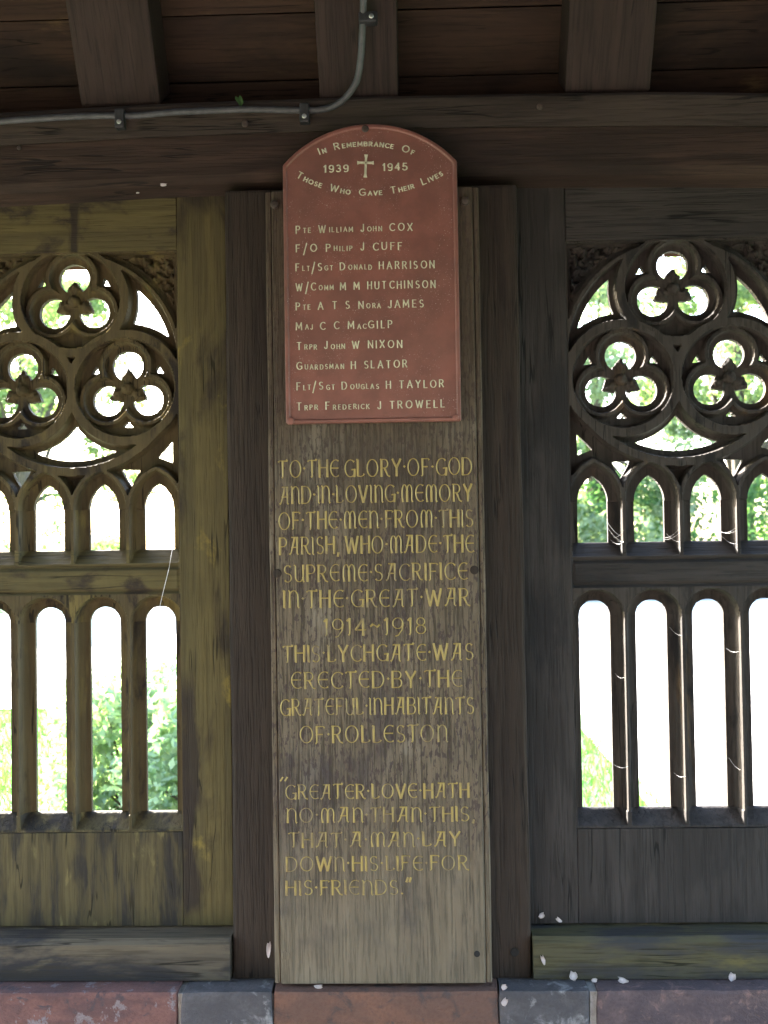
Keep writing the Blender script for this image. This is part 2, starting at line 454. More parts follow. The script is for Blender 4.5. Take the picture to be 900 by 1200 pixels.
for row in range(3):
    z1 = STZ-.195-row*.165; x = -1.05-random.uniform(0, .1)
    while x < .95:
        wd = random.uniform(.22, .42)
        stone_block(x, min(x+wd, 1.0), -.065, .28, z1-.155, z1, MAT[ms[random.randrange(4)]], x*7+row)
        x += wd+.01
box('mortar', (-1.08, .99, -.05, .265, 0, STZ-.012), MAT['mortar'], wall, bev=.0)
for (u0, u1) in ((-289, -283), (191, 198), (84, 86), (-178, -176.5)):     # pointing between the coping stones
    box('mortar_joint', (u0*kS-.001, u1*kS+.001, -.079, .2, STZ-.19, STZ-.006), MAT['mortar'] if u1-u0 > 4 else MAT['st_grey'], wall, bev=.0, jit=.002, seed=u0)

# ------------------------------------------------------------------ timber frame: post, sills, wall plate
def at_box(U0, U1, Yf, Yb, V0, V1):
    k = S*(2+Yf)/2
    return (U0*k, U1*k, Yf, Yb, EYE+V0*k, EYE+V1*k)
PY = -.030
post = box('oak_post', at_box(-222.5, 124, PY, .17, -507, 421), MAT['post'], None, bev=.006, seg=14, jit=.0025, seed=2)
# top of the post tucks up behind the wall plate
tag(post, 'broad dark oak post between the two tracery panels, behind the inscribed board', 'post')

for (u0, u1, mt, lab, sd_) in ((-600, -226.5, 'sill_left', 'weathered oak sill beam with pale stains under the mossy left panel', 1),
                               (126, 560, 'sill_right', 'green-tinged oak sill beam with petals on it under the dark right panel', 5)):
    k = S*.98
    prof = [(-.042, EYE-.7445), (-.042, EYE-.684), (-.034, EYE-.6745), (.16, EYE-.668), (.16, EYE-.7445)]
    o = from_bm('sill_beam', prism_x(prof, u0*k, u1*k, 24, .0022, sd_), MAT[mt])
    tag(o, lab, 'beam')

def bowz(x):      # the old plate is slightly hogged over the post
    return -.014*min(1.6, ((x+.05)/.74)**2)
plate = thing('wall_plate', (0, 0, EYE+.62), 'long dark oak wall plate running across the top, over post and panels', 'beam')
prof = [(-.046, EYE+.7175), (-.046, EYE+.770), (-.041, EYE+.7765), (.20, EYE+.7765), (.20, EYE+.7175)]
from_bm('upper_beam', prism_x(prof, -1.96, 1.92, 80, .0016, 4, bowz), MAT['plate_grey'], plate)
prof = [(-.0435, EYE+.7165), (.20, EYE+.7165), (.20, EYE+.625), (.015, EYE+.625),
        (.006, EYE+.630), (-.020, EYE+.640), (-.034, EYE+.652)]
from_bm('moulded_beam', prism_x(prof, -1.96, 1.92, 80, .0016, 4, bowz), MAT['plate_x'], plate)
for (u, v, r, mt) in ((-197, 500, .006, 'rust'), (152, 511, .0055, 'rust'), (-468, 478, .004, 'rust')):
    p = at(u, v, -.0465)
    from_bm('nail_head', disc_bm(p, r, .003), MAT[mt], plate, smooth=False)

# ------------------------------------------------------------------ roof: rafters, boarding, tiles
PIT = math.tan(R(58)); cP, sP = math.cos(R(58)), math.sin(R(58))
Z0 = EYE+.7765; Y0 = -.03          # rafter foot, underside line z = Z0 + (Y0 - y)*PIT
RIDGE = -1.55
roof = thing('lychgate_roof', (0, RIDGE, Z0), 'steep boarded roof on oak rafters above the wall plate', 'roof')
def slope_box(x0, x1, s0, s1, n0, n1, side=1, **k):
    """s along slope from foot, n out of the slope"""
    bm = box_bm(x0, x1, s0, s1, n0, n1, **k)
    for v in bm.verts:
        s, n_ = v.co.y, v.co.z
        y = Y0 - s*cP + n_*sP; z = Z0 + s*sP + n_*cP
        if side < 0: y = 2*RIDGE - y
        v.co = Vector((v.co.x, y, z))
    if side < 0: bmesh.ops.reverse_faces(bm, faces=bm.faces)
    return bm
L = (Y0-RIDGE)/cP
raf = [(-391, -296), (-107, -14), (181, 280)]
raf = [(-1255, -1160), (-968, -872), (-680, -583)]+raf+[(468, 566), (755, 853), (1042, 1140)]
for i, (a, b_) in enumerate(raf):
    for side in (1, -1):
        bm = slope_box(a*S*.99, b_*S*.99, -.0 if side > 0 else -.1, L-.02, .0, .105, side, bev=.006, seg=16, jit=.002, seed=i)
        if side > 0:   # foot cut level on the plate
            for v in bm.verts:
                if v.co.z < Z0-.004: v.co.z = Z0-.004
        o = from_bm('rafter', bm, MAT['rafter'], roof)
nb = int((L+.34)/.1135)
for side in (1, -1):
    for i in range(nb):
        s0 = -.036+.1135*(i-2)-.06
        if s0+.1105 > L: break
        g = random.uniform(0, .003)
        bm = slope_box(-2.0, 1.95, s0, s0+.1115, .107+g, .127+g, side, bev=.0015, seg=10, jit=.0012, seed=i+side*30)
        from_bm('roof_board', bm, MAT['roof_board'], roof)
    from_bm('roof_light_seal', slope_box(-2.0, 1.95, -.33, L+.04, .1315, .1335, side, bev=0), MAT['hole'], roof)  # added sheet that stops daylight leaking between boards and tiles
    tb = bmesh.new()
    for i in range(int((L+.3)/.1)):
        for j in range(27):
            x0 = -2.05+j*.15+(.075 if i % 2 else 0)
            b2 = slope_box(x0, x0+.146, -.34+i*.1, -.34+i*.1+.16, .135, .148, side, bev=0)
            me = bpy.data.meshes.new('t'); b2.to_mesh(me); b2.free(); tb.from_mesh(me); bpy.data.meshes.remove(me)
    # tip each tile a little so that the courses overlap
    o = from_bm('roof_tiles', tb, MAT['tile'], roof); o['kind'] = 'stuff'
box('ridge_beam', (-1.98, 1.93, RIDGE-.03, RIDGE+.03, Z0+L*sP-.14, Z0+L*sP-.02), MAT['rafter'], roof, bev=.004)

for gx in (-1.955, 1.905):          # upright boarding added out of view in each gable to darken the roof
    y = Y0-.02
    while y > 2*RIDGE+.03:
        top = Z0+(Y0-max(y, y-.1)) * PIT if y > RIDGE else Z0+(y-.148-(2*RIDGE-Y0))*PIT
        top = max(Z0+.03, min(top, Z0+L*sP-.1))
        box('gable_blocker', (gx-.011, gx+.011, y-.145, y, Z0-.14, top), MAT['roof_board'], roof, bev=.002)
        y -= .148
# opposite side of the gate, behind the viewer: plate on three posts
tag(box('far_wall_plate', (-1.96, 1.92, 2*RIDGE-.2, 2*RIDGE+.03, Z0-.15, Z0), MAT['plate_x'], bev=.006), 'dark oak wall plate on the open side of the gate opposite the memorial', 'beam')
tag(box('far_dwarf_wall', (-1.08, 1.0, 2*RIDGE-.28, 2*RIDGE+.06, 0, .66), MAT['st_purple'], bev=.01), 'low sandstone wall on the open side of the gate opposite the memorial', 'wall')
for i, x in enumerate((-1.0, .92)):
    tag(box('gate_post', (x-.08, x+.08, 2*RIDGE-.17, 2*RIDGE-.01, .662, Z0-.152), MAT['post'], bev=.006), ('left' if i == 0 else 'right')+' hand oak post carrying the opposite wall plate', 'post', 'posts of the open side')

# ------------------------------------------------------------------ tracery panels
G = 1.15       # grid step in wall units
def sd_light(u, v, c, bot, spr, hw, pointed):
    x = np.abs(u-c)
    dx = x-hw; dy = bot-v
    boxd = np.where((dx > 0) & (dy > 0), np.hypot(dx, dy), np.maximum(dx, dy))
    if pointed: top = np.hypot(x+hw, v-spr)-2*hw
    else: top = np.hypot(x, v-spr)-hw
    return np.where(v > spr, top, boxd)
def sd_poly(u, v, P):
    d = np.full(u.shape, 1e9); s = np.ones(u.shape)
    n = len(P)
    for i in range(n):
        ax, ay = P[i]; bx, by = P[(i-1) % n]
        ex, ey = bx-ax, by-ay; wx, wy = u-ax, v-ay
        t = np.clip((wx*ex+wy*ey)/(ex*ex+ey*ey), 0, 1)
        d = np.minimum(d, (wx-ex*t)**2+(wy-ey*t)**2)
        c1 = v >= ay; c2 = v < by; c3 = ex*wy > ey*wx
        flip = (c1 & c2 & c3) | (~c1 & ~c2 & ~c3)
        s = np.where(flip, -s, s)
    return s*np.sqrt(d)
DEP = 20.0
def cav(s, w=11.5, flat=2.4, dep=DEP):
    t = np.clip((s-flat)/w, 0, 1)
    return dep*np.clip(1-(1-t)**3.2, 0, 1)**(1/2.4)
LC = (-99, -33, 33, 99)
ROUND = ((0, 297, 1), (-63, 190, 2), (63.5, 190, 3))
OC = (0., 221.)
def vnoise(u, v, s, seed):
    rs = np.random.RandomState(seed); g = rs.rand(128, 128)
    x = np.abs(u/s+500) % 127; y = np.abs(v/s+500) % 127
    xi = np.floor(x).astype(int); yi = np.floor(y).astype(int); fx = x-xi; fy = y-yi
    fx = fx*fx*(3-2*fx); fy = fy*fy*(3-2*fy); x1 = (xi+1) % 128; y1 = (yi+1) % 128
    return (g[xi, yi]*(1-fx)+g[x1, yi]*fx)*(1-fy)+(g[xi, y1]*(1-fx)+g[x1, y1]*fx)*fy-.5
def field(u, v):
    """returns hole distance (negative = open) and recess of the carved front, wall units"""
    wob = vnoise(u, v, 14, 1)*1.1
    hole = np.full(u.shape, 1e9)
    rec = np.full(u.shape, 20.0)
    fr = np.maximum(np.abs(u)-125.5, 0)
    # lower lights
    low = np.minimum.reduce([sd_light(u, v, c, -317, -90, 18.1, False) for c in LC])
    up = np.minimum.reduce([sd_light(u, v, c, -3.5, 45, 17.7, True) for c in LC])
    hole = np.minimum(low, up)
    # side daggers, base dagger
    dO = np.hypot(u-OC[0], v-OC[1])
    dT = [np.hypot(u-a, v-b) for a, b, k in ROUND]
    side = np.maximum.reduce([dO-117, 75.5-dT[0], 79-np.minimum(dT[1], dT[2]), 245-v])
    base = np.maximum.reduce([dO-117, 76.5-dT[1], 76.5-dT[2], v-160])
    hole = np.minimum(hole, np.minimum(side, base))
    for P in (((-116, 127), (-98, 107), (-116, 100)), ((-77, 92), (-54, 93), (-66, 71)), ((54, 93), (77, 92), (66, 71)), ((116, 127), (98, 107), (116, 100))):
        hole = np.minimum(hole, sd_poly(u, v, P))
    # profiles
    xm = np.minimum.reduce([np.abs(u-c) for c in LC])
    def lightprof(d, bot):
        dx = xm-17.9; dy = bot-v
        side_ = np.where(dx > 0, cav(np.abs(dx-15.1)), DEP)
        lin = np.clip(1-dy/17., 0, 1)*DEP*.97
        return np.where(v < bot, np.minimum(side_, lin), cav(np.abs(d-15.4)))
    plow = np.where((low < 15.4) | ((v < -317) & (v > -334) & (np.abs(u) < 125)), lightprof(low, -317), 0)
    inup = (up < 15.4) | ((v < -3.5) & (v > -19.5) & (np.abs(u) < 125))
    pup = np.where(inup, lightprof(up, -3.5), 99)
    rec = np.where(v < -20, plow, rec)
    head = v >= -20
    r2 = np.where(inup, np.minimum(pup, DEP), np.where(v < 45, 0., cav(np.abs(up-15.4), 9, 2.4, 19)))
    r2 = np.where(v < -19.5, 0, r2)
    rec = np.where(head, r2, rec)
    ins = v > 45
    # ring ridges
    def ridge(d, flat, w, dep): return cav(d, w, flat, dep)
    rO = ridge(np.abs(dO-131), 5.2, 9, DEP)
    rec = np.where(ins, np.minimum(rec, rO), rec)
    inner = np.zeros(u.shape, bool)
    for (a, b, k), d in zip(ROUND, dT):
        rr = ridge(np.abs(d-64), 5.6, 8.2, 17)
        ax, ay = u-a, v-b
        plate = np.full(u.shape, 12.0)
        lob = np.full(u.shape, 1e9); lobring = np.full(u.shape, 1e9); wed = np.full(u.shape, 1e9); eye = np.full(u.shape, 1e9)
        for q, ang in enumerate((90, 210, 330)):
            ca, sa = math.cos(R(ang)), math.sin(R(ang))
            al = ax*ca+ay*sa; ac = -ax*sa+ay*ca
            dl = np.hypot(al-27.5, ac)
            lob = np.minimum(lob, dl-18.2); lobring = np.minimum(lobring, dl)
            hw = np.minimum((25.5-al)*.82, 9.0-np.abs(al-14)*.45)
            jag = vnoise(u*1.0, v*1.0, 2.6, 7+k+q)*1.8
            wed = np.minimum(wed, np.maximum(np.abs(ac)-hw+jag, al-25.5))
            if not (k == 1 and q == 0):
                ca, sa = -ca, -sa
                al2 = ax*ca+ay*sa; ac2 = -ax*sa+ay*ca
                e = np.maximum(np.abs(ac2)-(al2-38.5)*.8, al2-46.5)
                eye = np.minimum(eye, e)
        lobh = np.maximum(lob, -wed)
        # lobe hollow with a rolled edge
        ringd = np.abs(lobring-29)
        near = np.minimum.reduce([ringd])
        pr = np.where(lobring < 29, 5.5+cav(29-lobring, 9, 2.6, 14), 5.5+cav(lobring-29, 7, 2.4, 9))
        # rosette leaves and boss
        leaf = 13+np.clip(1-(-wed)/5, 0, 1)*5+vnoise(u, v, 3.2, 20+k)*4
        pr = np.where(wed < 0, np.minimum(pr, leaf), pr)
        bd = np.hypot(ax, ay)
        pr = np.where(bd < 6.8, 13-np.sqrt(np.clip(1-(bd/6.8)**2, 0, 1))*6+vnoise(u, v, 2.6, 5)*2.5, pr)
        val = np.minimum(np.maximum(pr, 0), rr)
        m = ins & (d < 64)
        rec = np.where(m, val, np.where(ins, np.minimum(rec, rr), rec))
        hole = np.where(m, np.minimum(lobh, eye), hole)
        inner |= m
    # carved corner spandrels outside the great ring
    sp = (dO > 131) & (v > OC[1]+30) & ~inner
    dsp = dO-131
    edge = np.minimum(124-np.abs(u), 350-v)
    carve = 9+vnoise(u, v, 5.5, 30)*13+vnoise(u, v, 2.8, 31)*6
    carve = np.where(edge < 3, 10, carve)
    spr = np.where(dsp < 8, np.minimum(3+dsp*1.0, 9), carve)
    rec = np.where(sp, np.clip(spr, 0, 18), rec)
    # plain frame beyond the carved field; rail bead lines
    rec = np.where((np.abs(u) > 125) | (v > 351), 0, rec)
    for vv, ww, dd in ((-24.5, 2.0, 2.6), (-53, 2.2, 2.8)):
        rec = rec+np.where(np.abs(u) < 125, dd*np.exp(-((v-vv)/ww)**2), 0)
    rec = rec+np.where((v > -51) & (v < -27) & (np.abs(u) < 124), -1.2, 0)
    rec = rec+wob*.5+vnoise(u, v, 5, 3)*.4
    return hole, rec

def build_field():
    us = np.arange(-127, 127+G*.5, G); vs = np.arange(-336, 353, G)
    Ug, Vg = np.meshgrid(us, vs, indexing='ij')
    U_, V_ = Ug.copy(), Vg.copy()
    e = .15
    for it in range(3):                 # pull vertices that lie next to an edge onto it
        h, _ = field(U_, V_)
        hx = (field(U_+e, V_)[0]-field(U_-e, V_)[0])/(2*e); hy = (field(U_, V_+e)[0]-field(U_, V_-e)[0])/(2*e)
        g2 = np.clip(hx*hx+hy*hy, .3, 4)
        near = np.abs(h) < G*.62
        step = np.where(near, h/g2, 0)
        lim = .55*G
        nu = U_-step*hx; nv = V_-step*hy
        U_ = np.clip(nu, Ug-lim, Ug+lim); V_ = np.clip(nv, Vg-lim, Vg+lim)
    h, rec = field(U_, V_)
    hc = (h[:-1, :-1]+h[1:, :-1]+h[:-1, 1:]+h[1:, 1:])/4
    solid = hc > .05
    uc = (Ug[:-1, :-1]+Ug[1:, 1:])/2; vc = (Vg[:-1, :-1]+Vg[1:, 1:])/2
    # which part each cell belongs to
    lab = np.zeros(hc.shape, int)                           # 0 tracery head
    lab[vc <= -317] = 1                                     # bottom: into sill strip
    m = (vc > -317) & (vc <= -90); lab[m] = 10+np.clip(np.round((uc[m]+132)/66), 0, 4).astype(int)
    lab[(vc > -90) & (vc <= -56)] = 3
    lab[(vc > -56) & (vc <= -3.5)] = 2
    m = (vc > -3.5) & (vc <= 45); lab[m] = 20+np.clip(np.round((uc[m]+132)/66), 0, 4).astype(int)
    for a, b, k in ROUND:
        lab[(vc > 45) & (np.hypot(uc-a, vc-b) < 60)] = 30+k
    dO = np.hypot(uc-OC[0], vc-OC[1])
    lab[(dO > 134) & (vc > OC[1]+30) & (vc < 351) & (np.abs(uc) < 125)] = 40
    lab[(lab == 40) & (uc > 0)] = 41
    BK = 26.
    res = {}
    nu, nv = U_.shape
    idx = np.arange(nu*nv).reshape(nu, nv)
    FV = np.stack([U_*S, rec*S, V_*S], -1).reshape(-1, 3)
    BV = np.stack([U_*S, np.full(U_.shape, BK*S), V_*S], -1).reshape(-1, 3)
    AV = np.concatenate([FV, BV]); off = nu*nv
    for L_ in np.unique(lab[solid]):
        c = solid & (lab == L_)
        i, j = np.nonzero(c)
        a, b, c2, d = idx[i, j], idx[i+1, j], idx[i+1, j+1], idx[i, j+1]
        fs = [np.stack([a, b, c2, d], 1), np.stack([a, d, c2, b], 1)+off]
        pad = np.pad(c, 1)
        spd = np.pad(solid, 1)
        for (di, dj, p, q) in ((-1, 0, 'd', 'a'), (1, 0, 'b', 'c'), (0, -1, 'a', 'b'), (0, 1, 'c', 'd')):
            open_ = ~pad[1+i+di, 1+j+dj]
            V4 = {'a': a, 'b': b, 'c': c2, 'd': d}
            p_, q_ = V4[p][open_], V4[q][open_]
            fs.append(np.stack([q_, p_, p_+off, q_+off], 1))
        F = np.concatenate(fs); used, inv = np.unique(F, return_inverse=True)
        res[int(L_)] = (AV[used], inv.reshape(-1, 4))
    return res
def np_mesh(name, verts, quads, mat):
    me = bpy.data.meshes.new(name)
    me.vertices.add(len(verts)); me.vertices.foreach_set('co', verts.astype(np.float32).ravel())
    me.loops.add(quads.size); me.loops.foreach_set('vertex_index', quads.astype(np.int32).ravel())
    me.polygons.add(len(quads)); me.polygons.foreach_set('loop_start', np.arange(0, quads.size, 4, dtype=np.int32))
    me.polygons.foreach_set('loop_total', np.full(len(quads), 4, dtype=np.int32))
    me.update(calc_edges=True); me.validate()
    try: me.set_sharp_from_angle(angle=R(60))
    except Exception: pass
    me.polygons.foreach_set('use_smooth', np.ones(len(me.polygons), bool)); me.set_sharp_from_angle(angle=R(55))
    me.materials.append(mat); return me

PANEL_Y = 0.012
def part_name(L_):
    if L_ == 0: return 'tracery_head', 'carved'
    if L_ == 1: return 'light_sill', 'carved'
    if L_ == 2: return 'middle_rail', 'x'
    if L_ == 3: return 'arched_rail', 'carved'
    if L_ in (10, 14, 20, 24): return 'moulded_jamb', 'carved'
    if 10 < L_ < 14: return 'mullion', 'carved'
    if 20 < L_ < 24: return 'mullion', 'carved'
    if 31 <= L_ <= 33: return 'trefoil_roundel', 'carved'
    return 'carved_spandrel', 'carved'
FIELD = build_field()
def make_panel(Uc, pre, label, cat, name, stile_left, stile_right, top_pieces, mats):
    t = thing(name, (Uc*S*(2+PANEL_Y)/2, PANEL_Y, EYE-.66), label, cat, 'gothic tracery panels')
    t.scale = (1.013, 1, 1)
    for L_ in sorted(FIELD):
        nm, mk = part_name(L_)
        mat = mats[mk]
        if L_ == 1: mat = mats['stain']
        me = MESHES.get(L_)
        if me is None:
            me = np_mesh(nm, FIELD[L_][0], FIELD[L_][1], mat); MESHES[L_] = me
        o = link(nm, me, None, t); o.location = (0, 0, .66)
        if me.materials[0] is not mat:
            o.material_slots[0].link = 'OBJECT'; o.material_slots[0].material = mat
    X = t.location.x; p = .0009
    xl, xr = X-stile_left*S, X+stile_right*S
    fl, frr = X-127.2*S, X+127.2*S
    zt, zm, zb = EYE+423*S, EYE+353.3*S, EYE-446*S
    yb = PANEL_Y+.058
    box('stile', (xl, fl, PANEL_Y-p, yb, zb, zt), mats['z'], t, bev=.0016, seg=10, jit=.0008, seed=Uc)
    box('stile', (frr, xr, PANEL_Y-p, yb, zb, zt), mats['z'], t, bev=.0016, seg=10, jit=.0008, seed=Uc+3)
    box('top_rail', (fl+.0005, frr-.0005, PANEL_Y-p, yb, zm, zt), mats['x'], t, bev=.0016, seg=10, jit=.0008, seed=Uc+5)
    box('bottom_rail', (fl+.0005, frr-.0005, PANEL_Y-p, yb, zb, EYE-336.6*S), mats['stain'], t, bev=.0016, seg=10, jit=.0008, seed=Uc+7)
    return t
MESHES = {}
make_panel(-408, 'L', 'yellow-green mossy oak tracery panel left of the inscribed board', 'tracery panel', 'tracery_panel', 185, 185, 0,
           {'carved': MAT['moss_carved'], 'z': MAT['moss_z'], 'x': MAT['moss_x'], 'stain': MAT['moss_stain']})
make_panel(307, 'R', 'dark brown oak tracery panel right of the inscribed board', 'tracery panel', 'tracery_panel', 186, 185, 0,
           {'carved': MAT['dark_carved'], 'z': MAT['dark_z'], 'x': MAT['dark_x'], 'stain': MAT['dark_z']})

# ------------------------------------------------------------------ lettering
def arc(cx, cy, rx, ry, a0, a1, n=10):
    return [(cx+rx*math.cos(R(a0+(a1-a0)*i/n)), cy+ry*math.sin(R(a0+(a1-a0)*i/n))) for i in range(n+1)]
A_ = arc
SANS = {
 'A': (.72, [[(0, 0), (.36, 1), (.72, 0)], [(.13, .35), (.59, .35)]]),
 'B': (.58, [[(0, 0), (0, 1)], [(0, 1)]+A_(.3, .77, .24, .23, 90, -90)+[(0, .54)], [(0, .54)]+A_(.32, .27, .26, .27, 90, -90)+[(0, 0)]]),
 'C': (.66, [A_(.42, .5, .42, .5, 48, 312, 14)]),
 'D': (.68, [[(0, 0), (0, 1)], [(0, 1)]+A_(.25, .5, .43, .5, 90, -90, 12)+[(0, 0)]]),
 'E': (.5, [[(.5, 1), (0, 1), (0, 0), (.5, 0)], [(0, .53), (.42, .53)]]),
 'F': (.48, [[(.48, 1), (0, 1), (0, 0)], [(0, .53), (.4, .53)]]),
 'G': (.7, [A_(.42, .5, .42, .5, 48, 330, 14), [(.42, .46), (.74, .46), (.74, .1)]]),
 'H': (.62, [[(0, 0), (0, 1)], [(.62, 0), (.62, 1)], [(0, .53), (.62, .53)]]),
 'I': (.02, [[(0, 0), (0, 1)]]),
 'J': (.36, [[(.36, 1), (.36, .25)]+A_(.18, .22, .18, .22, 0, -170)]),
 'K': (.58, [[(0, 0), (0, 1)], [(.56, 1), (.02, .42)], [(.18, .58), (.58, 0)]]),
 'L': (.45, [[(0, 1), (0, 0), (.45, 0)]]),
 'M': (.8, [[(0, 0), (.04, 1), (.4, .25), (.76, 1), (.8, 0)]]),
 'N': (.64, [[(0, 0), (0, 1), (.64, 0), (.64, 1)]]),
 'O': (.82, [A_(.41, .5, .41, .5, 90, 450, 20)]),
 'P': (.52, [[(0, 0), (0, 1)], [(0, 1)]+A_(.26, .74, .26, .26, 90, -90)+[(0, .48)]]),
 'Q': (.82, [A_(.41, .5, .41, .5, 90, 450, 20), [(.5, .25), (.8, -.05)]]),
 'R': (.58, [[(0, 0), (0, 1)], [(0, 1)]+A_(.27, .75, .25, .25, 90, -90)+[(0, .5)], [(.27, .5), (.58, 0)]]),
 'S': (.5, [A_(.26, .75, .23, .25, 40, 270, 9)[:-1]+A_(.25, .25, .25, .25, 90, -140, 9)]),
 'T': (.6, [[(0, 1), (.6, 1)], [(.3, 1), (.3, 0)]]),
 'U': (.62, [[(0, 1), (0, .3)]+A_(.31, .3, .31, .3, 180, 360)+[(.62, 1)]]),
 'V': (.66, [[(0, 1), (.33, 0), (.66, 1)]]),
 'W': (.96, [[(0, 1), (.24, 0), (.48, .9), (.72, 0), (.96, 1)]]),
 'X': (.62, [[(0, 0), (.62, 1)], [(0, 1), (.62, 0)]]),
 'Y': (.62, [[(0, 1), (.31, .48), (.62, 1)], [(.31, .48), (.31, 0)]]),
 '1': (.22, [[(0, .8), (.2, 1), (.2, 0)]]),
 '3': (.5, [A_(.24, .76, .22, .24, 150, -90, 9)[:-1]+A_(.24, .26, .26, .26, 90, -150, 9)]),
 '4': (.56, [[(.42, 0), (.42, 1), (0, .3), (.56, .3)]]),
 '5': (.5, [[(.46, 1), (.08, 1), (.04, .55)]+A_(.22, .31, .28, .31, 110, -150, 10)]),
 '8': (.52, [A_(.26, .76, .22, .24, 90, 450, 14), A_(.26, .26, .26, .27, 90, 450, 14)]),
 '9': (.52, [A_(.26, .7, .26, .3, 0, 360, 14), [(.52, .7), (.5, .3)]+A_(.24, .26, .26, .26, 0, -130, 7)]),
 '/': (.4, [[(-.02, -.45), (.42, 1.15)]]),
}
UNC = dict(SANS)
UNC.update({
 'A': (.7, [[(.0, 0), (.12, .1), (.42, 1)], [(.18, 1), (.62, 1)], [(.60, 1), (.60, .05), (.68, 0)], [(.16, .42), (.6, .42)]]),
 'E': (.58, [A_(.4, .5, .4, .5, 60, 300, 14), [(.02, .52), (.58, .52)]]),
 'N': (.62, [[(0, 1), (.06, .95), (.06, 0)], [(.06, .8)]+A_(.33, .62, .27, .38, 150, 0, 8)+[(.6, .06), (.66, 0)]]),
 'M': (.86, [[(.1, 0), (.04, .3)]+A_(.24, .6, .2, .4, 190, 0, 9), [(.44, .6), (.44, 0)], A_(.64, .6, .2, .4, 180, -10, 9)+[(.82, .1), (.88, 0)]]),
 'G': (.7, [A_(.42, .5, .42, .5, 50, 320, 14), [(.52, .42), (.76, .44), (.72, .0)]]),
 'T': (.6, [[(-.02, .93), (.08, 1), (.6, .98), (.64, 1.05)], [(.3, 1), (.3, .05), (.24, 0)]]),
 'H': (.6, [[(-.05, 1), (0, 1), (0, 0), (.06, 0)], [(.6, 0), (.6, 1), (.65, 1)], [(0, .55), (.6, .55)]]),
 'I': (.04, [[(-.05, 1), (.02, .97), (.02, .03), (.09, 0)]]),
 'L': (.48, [[(-.05, 1), (.03, .97), (.03, .04)]+[(.25, 0), (.48, .06), (.5, .14)]]),
 'F': (.5, [[(.55, .93), (.5, 1), (.04, 1), (.04, .04), (-.03, 0)], [(.04, .53), (.42, .53)]]),
 'U': (.6, [[(-.04, 1), (.03, .95), (.03, .3)]+A_(.3, .3, .27, .3, 180, 350), [(.58, 1), (.58, .05), (.64, 0)]]),
 'R': (.6, [[(-.05, 1), (.03, .97), (.03, 0)], [(.03, 1)]+A_(.27, .75, .25, .25, 90, -90)+[(.03, .5)], [(.27, .5), (.5, .06), (.66, 0)]]),
 '1': (.2, [[(0, .85), (.14, 1), (.14, .04), (.08, -.04)]]),
 '9': (.56, [A_(.28, .66, .28, .34, 0, 360, 16), [(.56, .66), (.52, .25), (.3, -.1), (.16, -.15)]]),
 '4': (.56, [[(.42, -.05), (.42, 1), (0, .3), (.56, .3)]]),
 '·': (.06, [[(0, .5), (.05, .56)]]),
 ',': (.1, [[(.06, .08), (.0, -.14)]]),
 '.': (.06, [[(0, .02), (.04, .06)]]),
 '~': (.5, [[(0, .5), (.12, .62), (.25, .55), (.38, .46), (.5, .58)]]),
 '"': (.3, [[(.1, 1.15), (.0, .85)], [(.3, 1.15), (.2, .85)]]),
})
def layout(txt, font, track=.26, space=.5, small=.64):
    """list of (x offset, scale, glyph strokes); lower case becomes small capitals"""
    out = []; x = 0
    for ch in txt:
        if ch == ' ': x += space; continue
        s = 1.
        if ch.isalpha() and ch.islower(): s = small; g = font[ch.upper()]
        else: g = font[ch]
        out.append((x, s, g[1])); x += g[0]*s+track*(s if s < 1 else 1)
    return out, x-track
def stroke_mesh(bm, pts, hw, h, mapf, serif=1.0):
    n = len(pts)
    if n < 2: return
    for i in range(1, n-1):
        ax, ay = pts[i][0]-pts[i-1][0], pts[i][1]-pts[i-1][1]; bx, by = pts[i+1][0]-pts[i][0], pts[i+1][1]-pts[i][1]
        if ax*bx+ay*by < .45*math.hypot(ax, ay)*math.hypot(bx, by):
            stroke_mesh(bm, pts[:i+1], hw, h, mapf, serif); stroke_mesh(bm, pts[i:], hw, h, mapf, serif); return
    closed = (math.hypot(pts[0][0]-pts[-1][0], pts[0][1]-pts[-1][1]) < 1e-4)
    rows = []
    for i in range(n):
        a = pts[i-1] if i > 0 else (pts[n-2] if closed else pts[0])
        b = pts[i+1] if i < n-1 else (pts[1] if closed else pts[-1])
        tx, ty = b[0]-a[0], b[1]-a[1]; l = math.hypot(tx, ty) or 1; tx /= l; ty /= l
        w = hw*(serif if (i in (0, n-1) and not closed) else 1)
        w *= .75+.5*abs(ty)           # pen stress: uprights thicker
        x, y = pts[i]
        ex = 0
        if not closed and i == 0: ex = -hw*.7
        if not closed and i == n-1: ex = hw*.7
        x += tx*ex; y += ty*ex
        rows.append([bm.verts.new(mapf(x-ty*w, y+tx*w, 0)), bm.verts.new(mapf(x, y, h)), bm.verts.new(mapf(x+ty*w, y-tx*w, 0))])
    for A, B in zip(rows, rows[1:]):
        bm.faces.new((A[0], A[1], B[1], B[0])); bm.faces.new((A[1], A[2], B[2], B[1]))
    if not closed:
        bm.faces.new((rows[0][0], rows[0][2], rows[0][1])); bm.faces.new((rows[-1][0], rows[-1][1], rows[-1][2]))

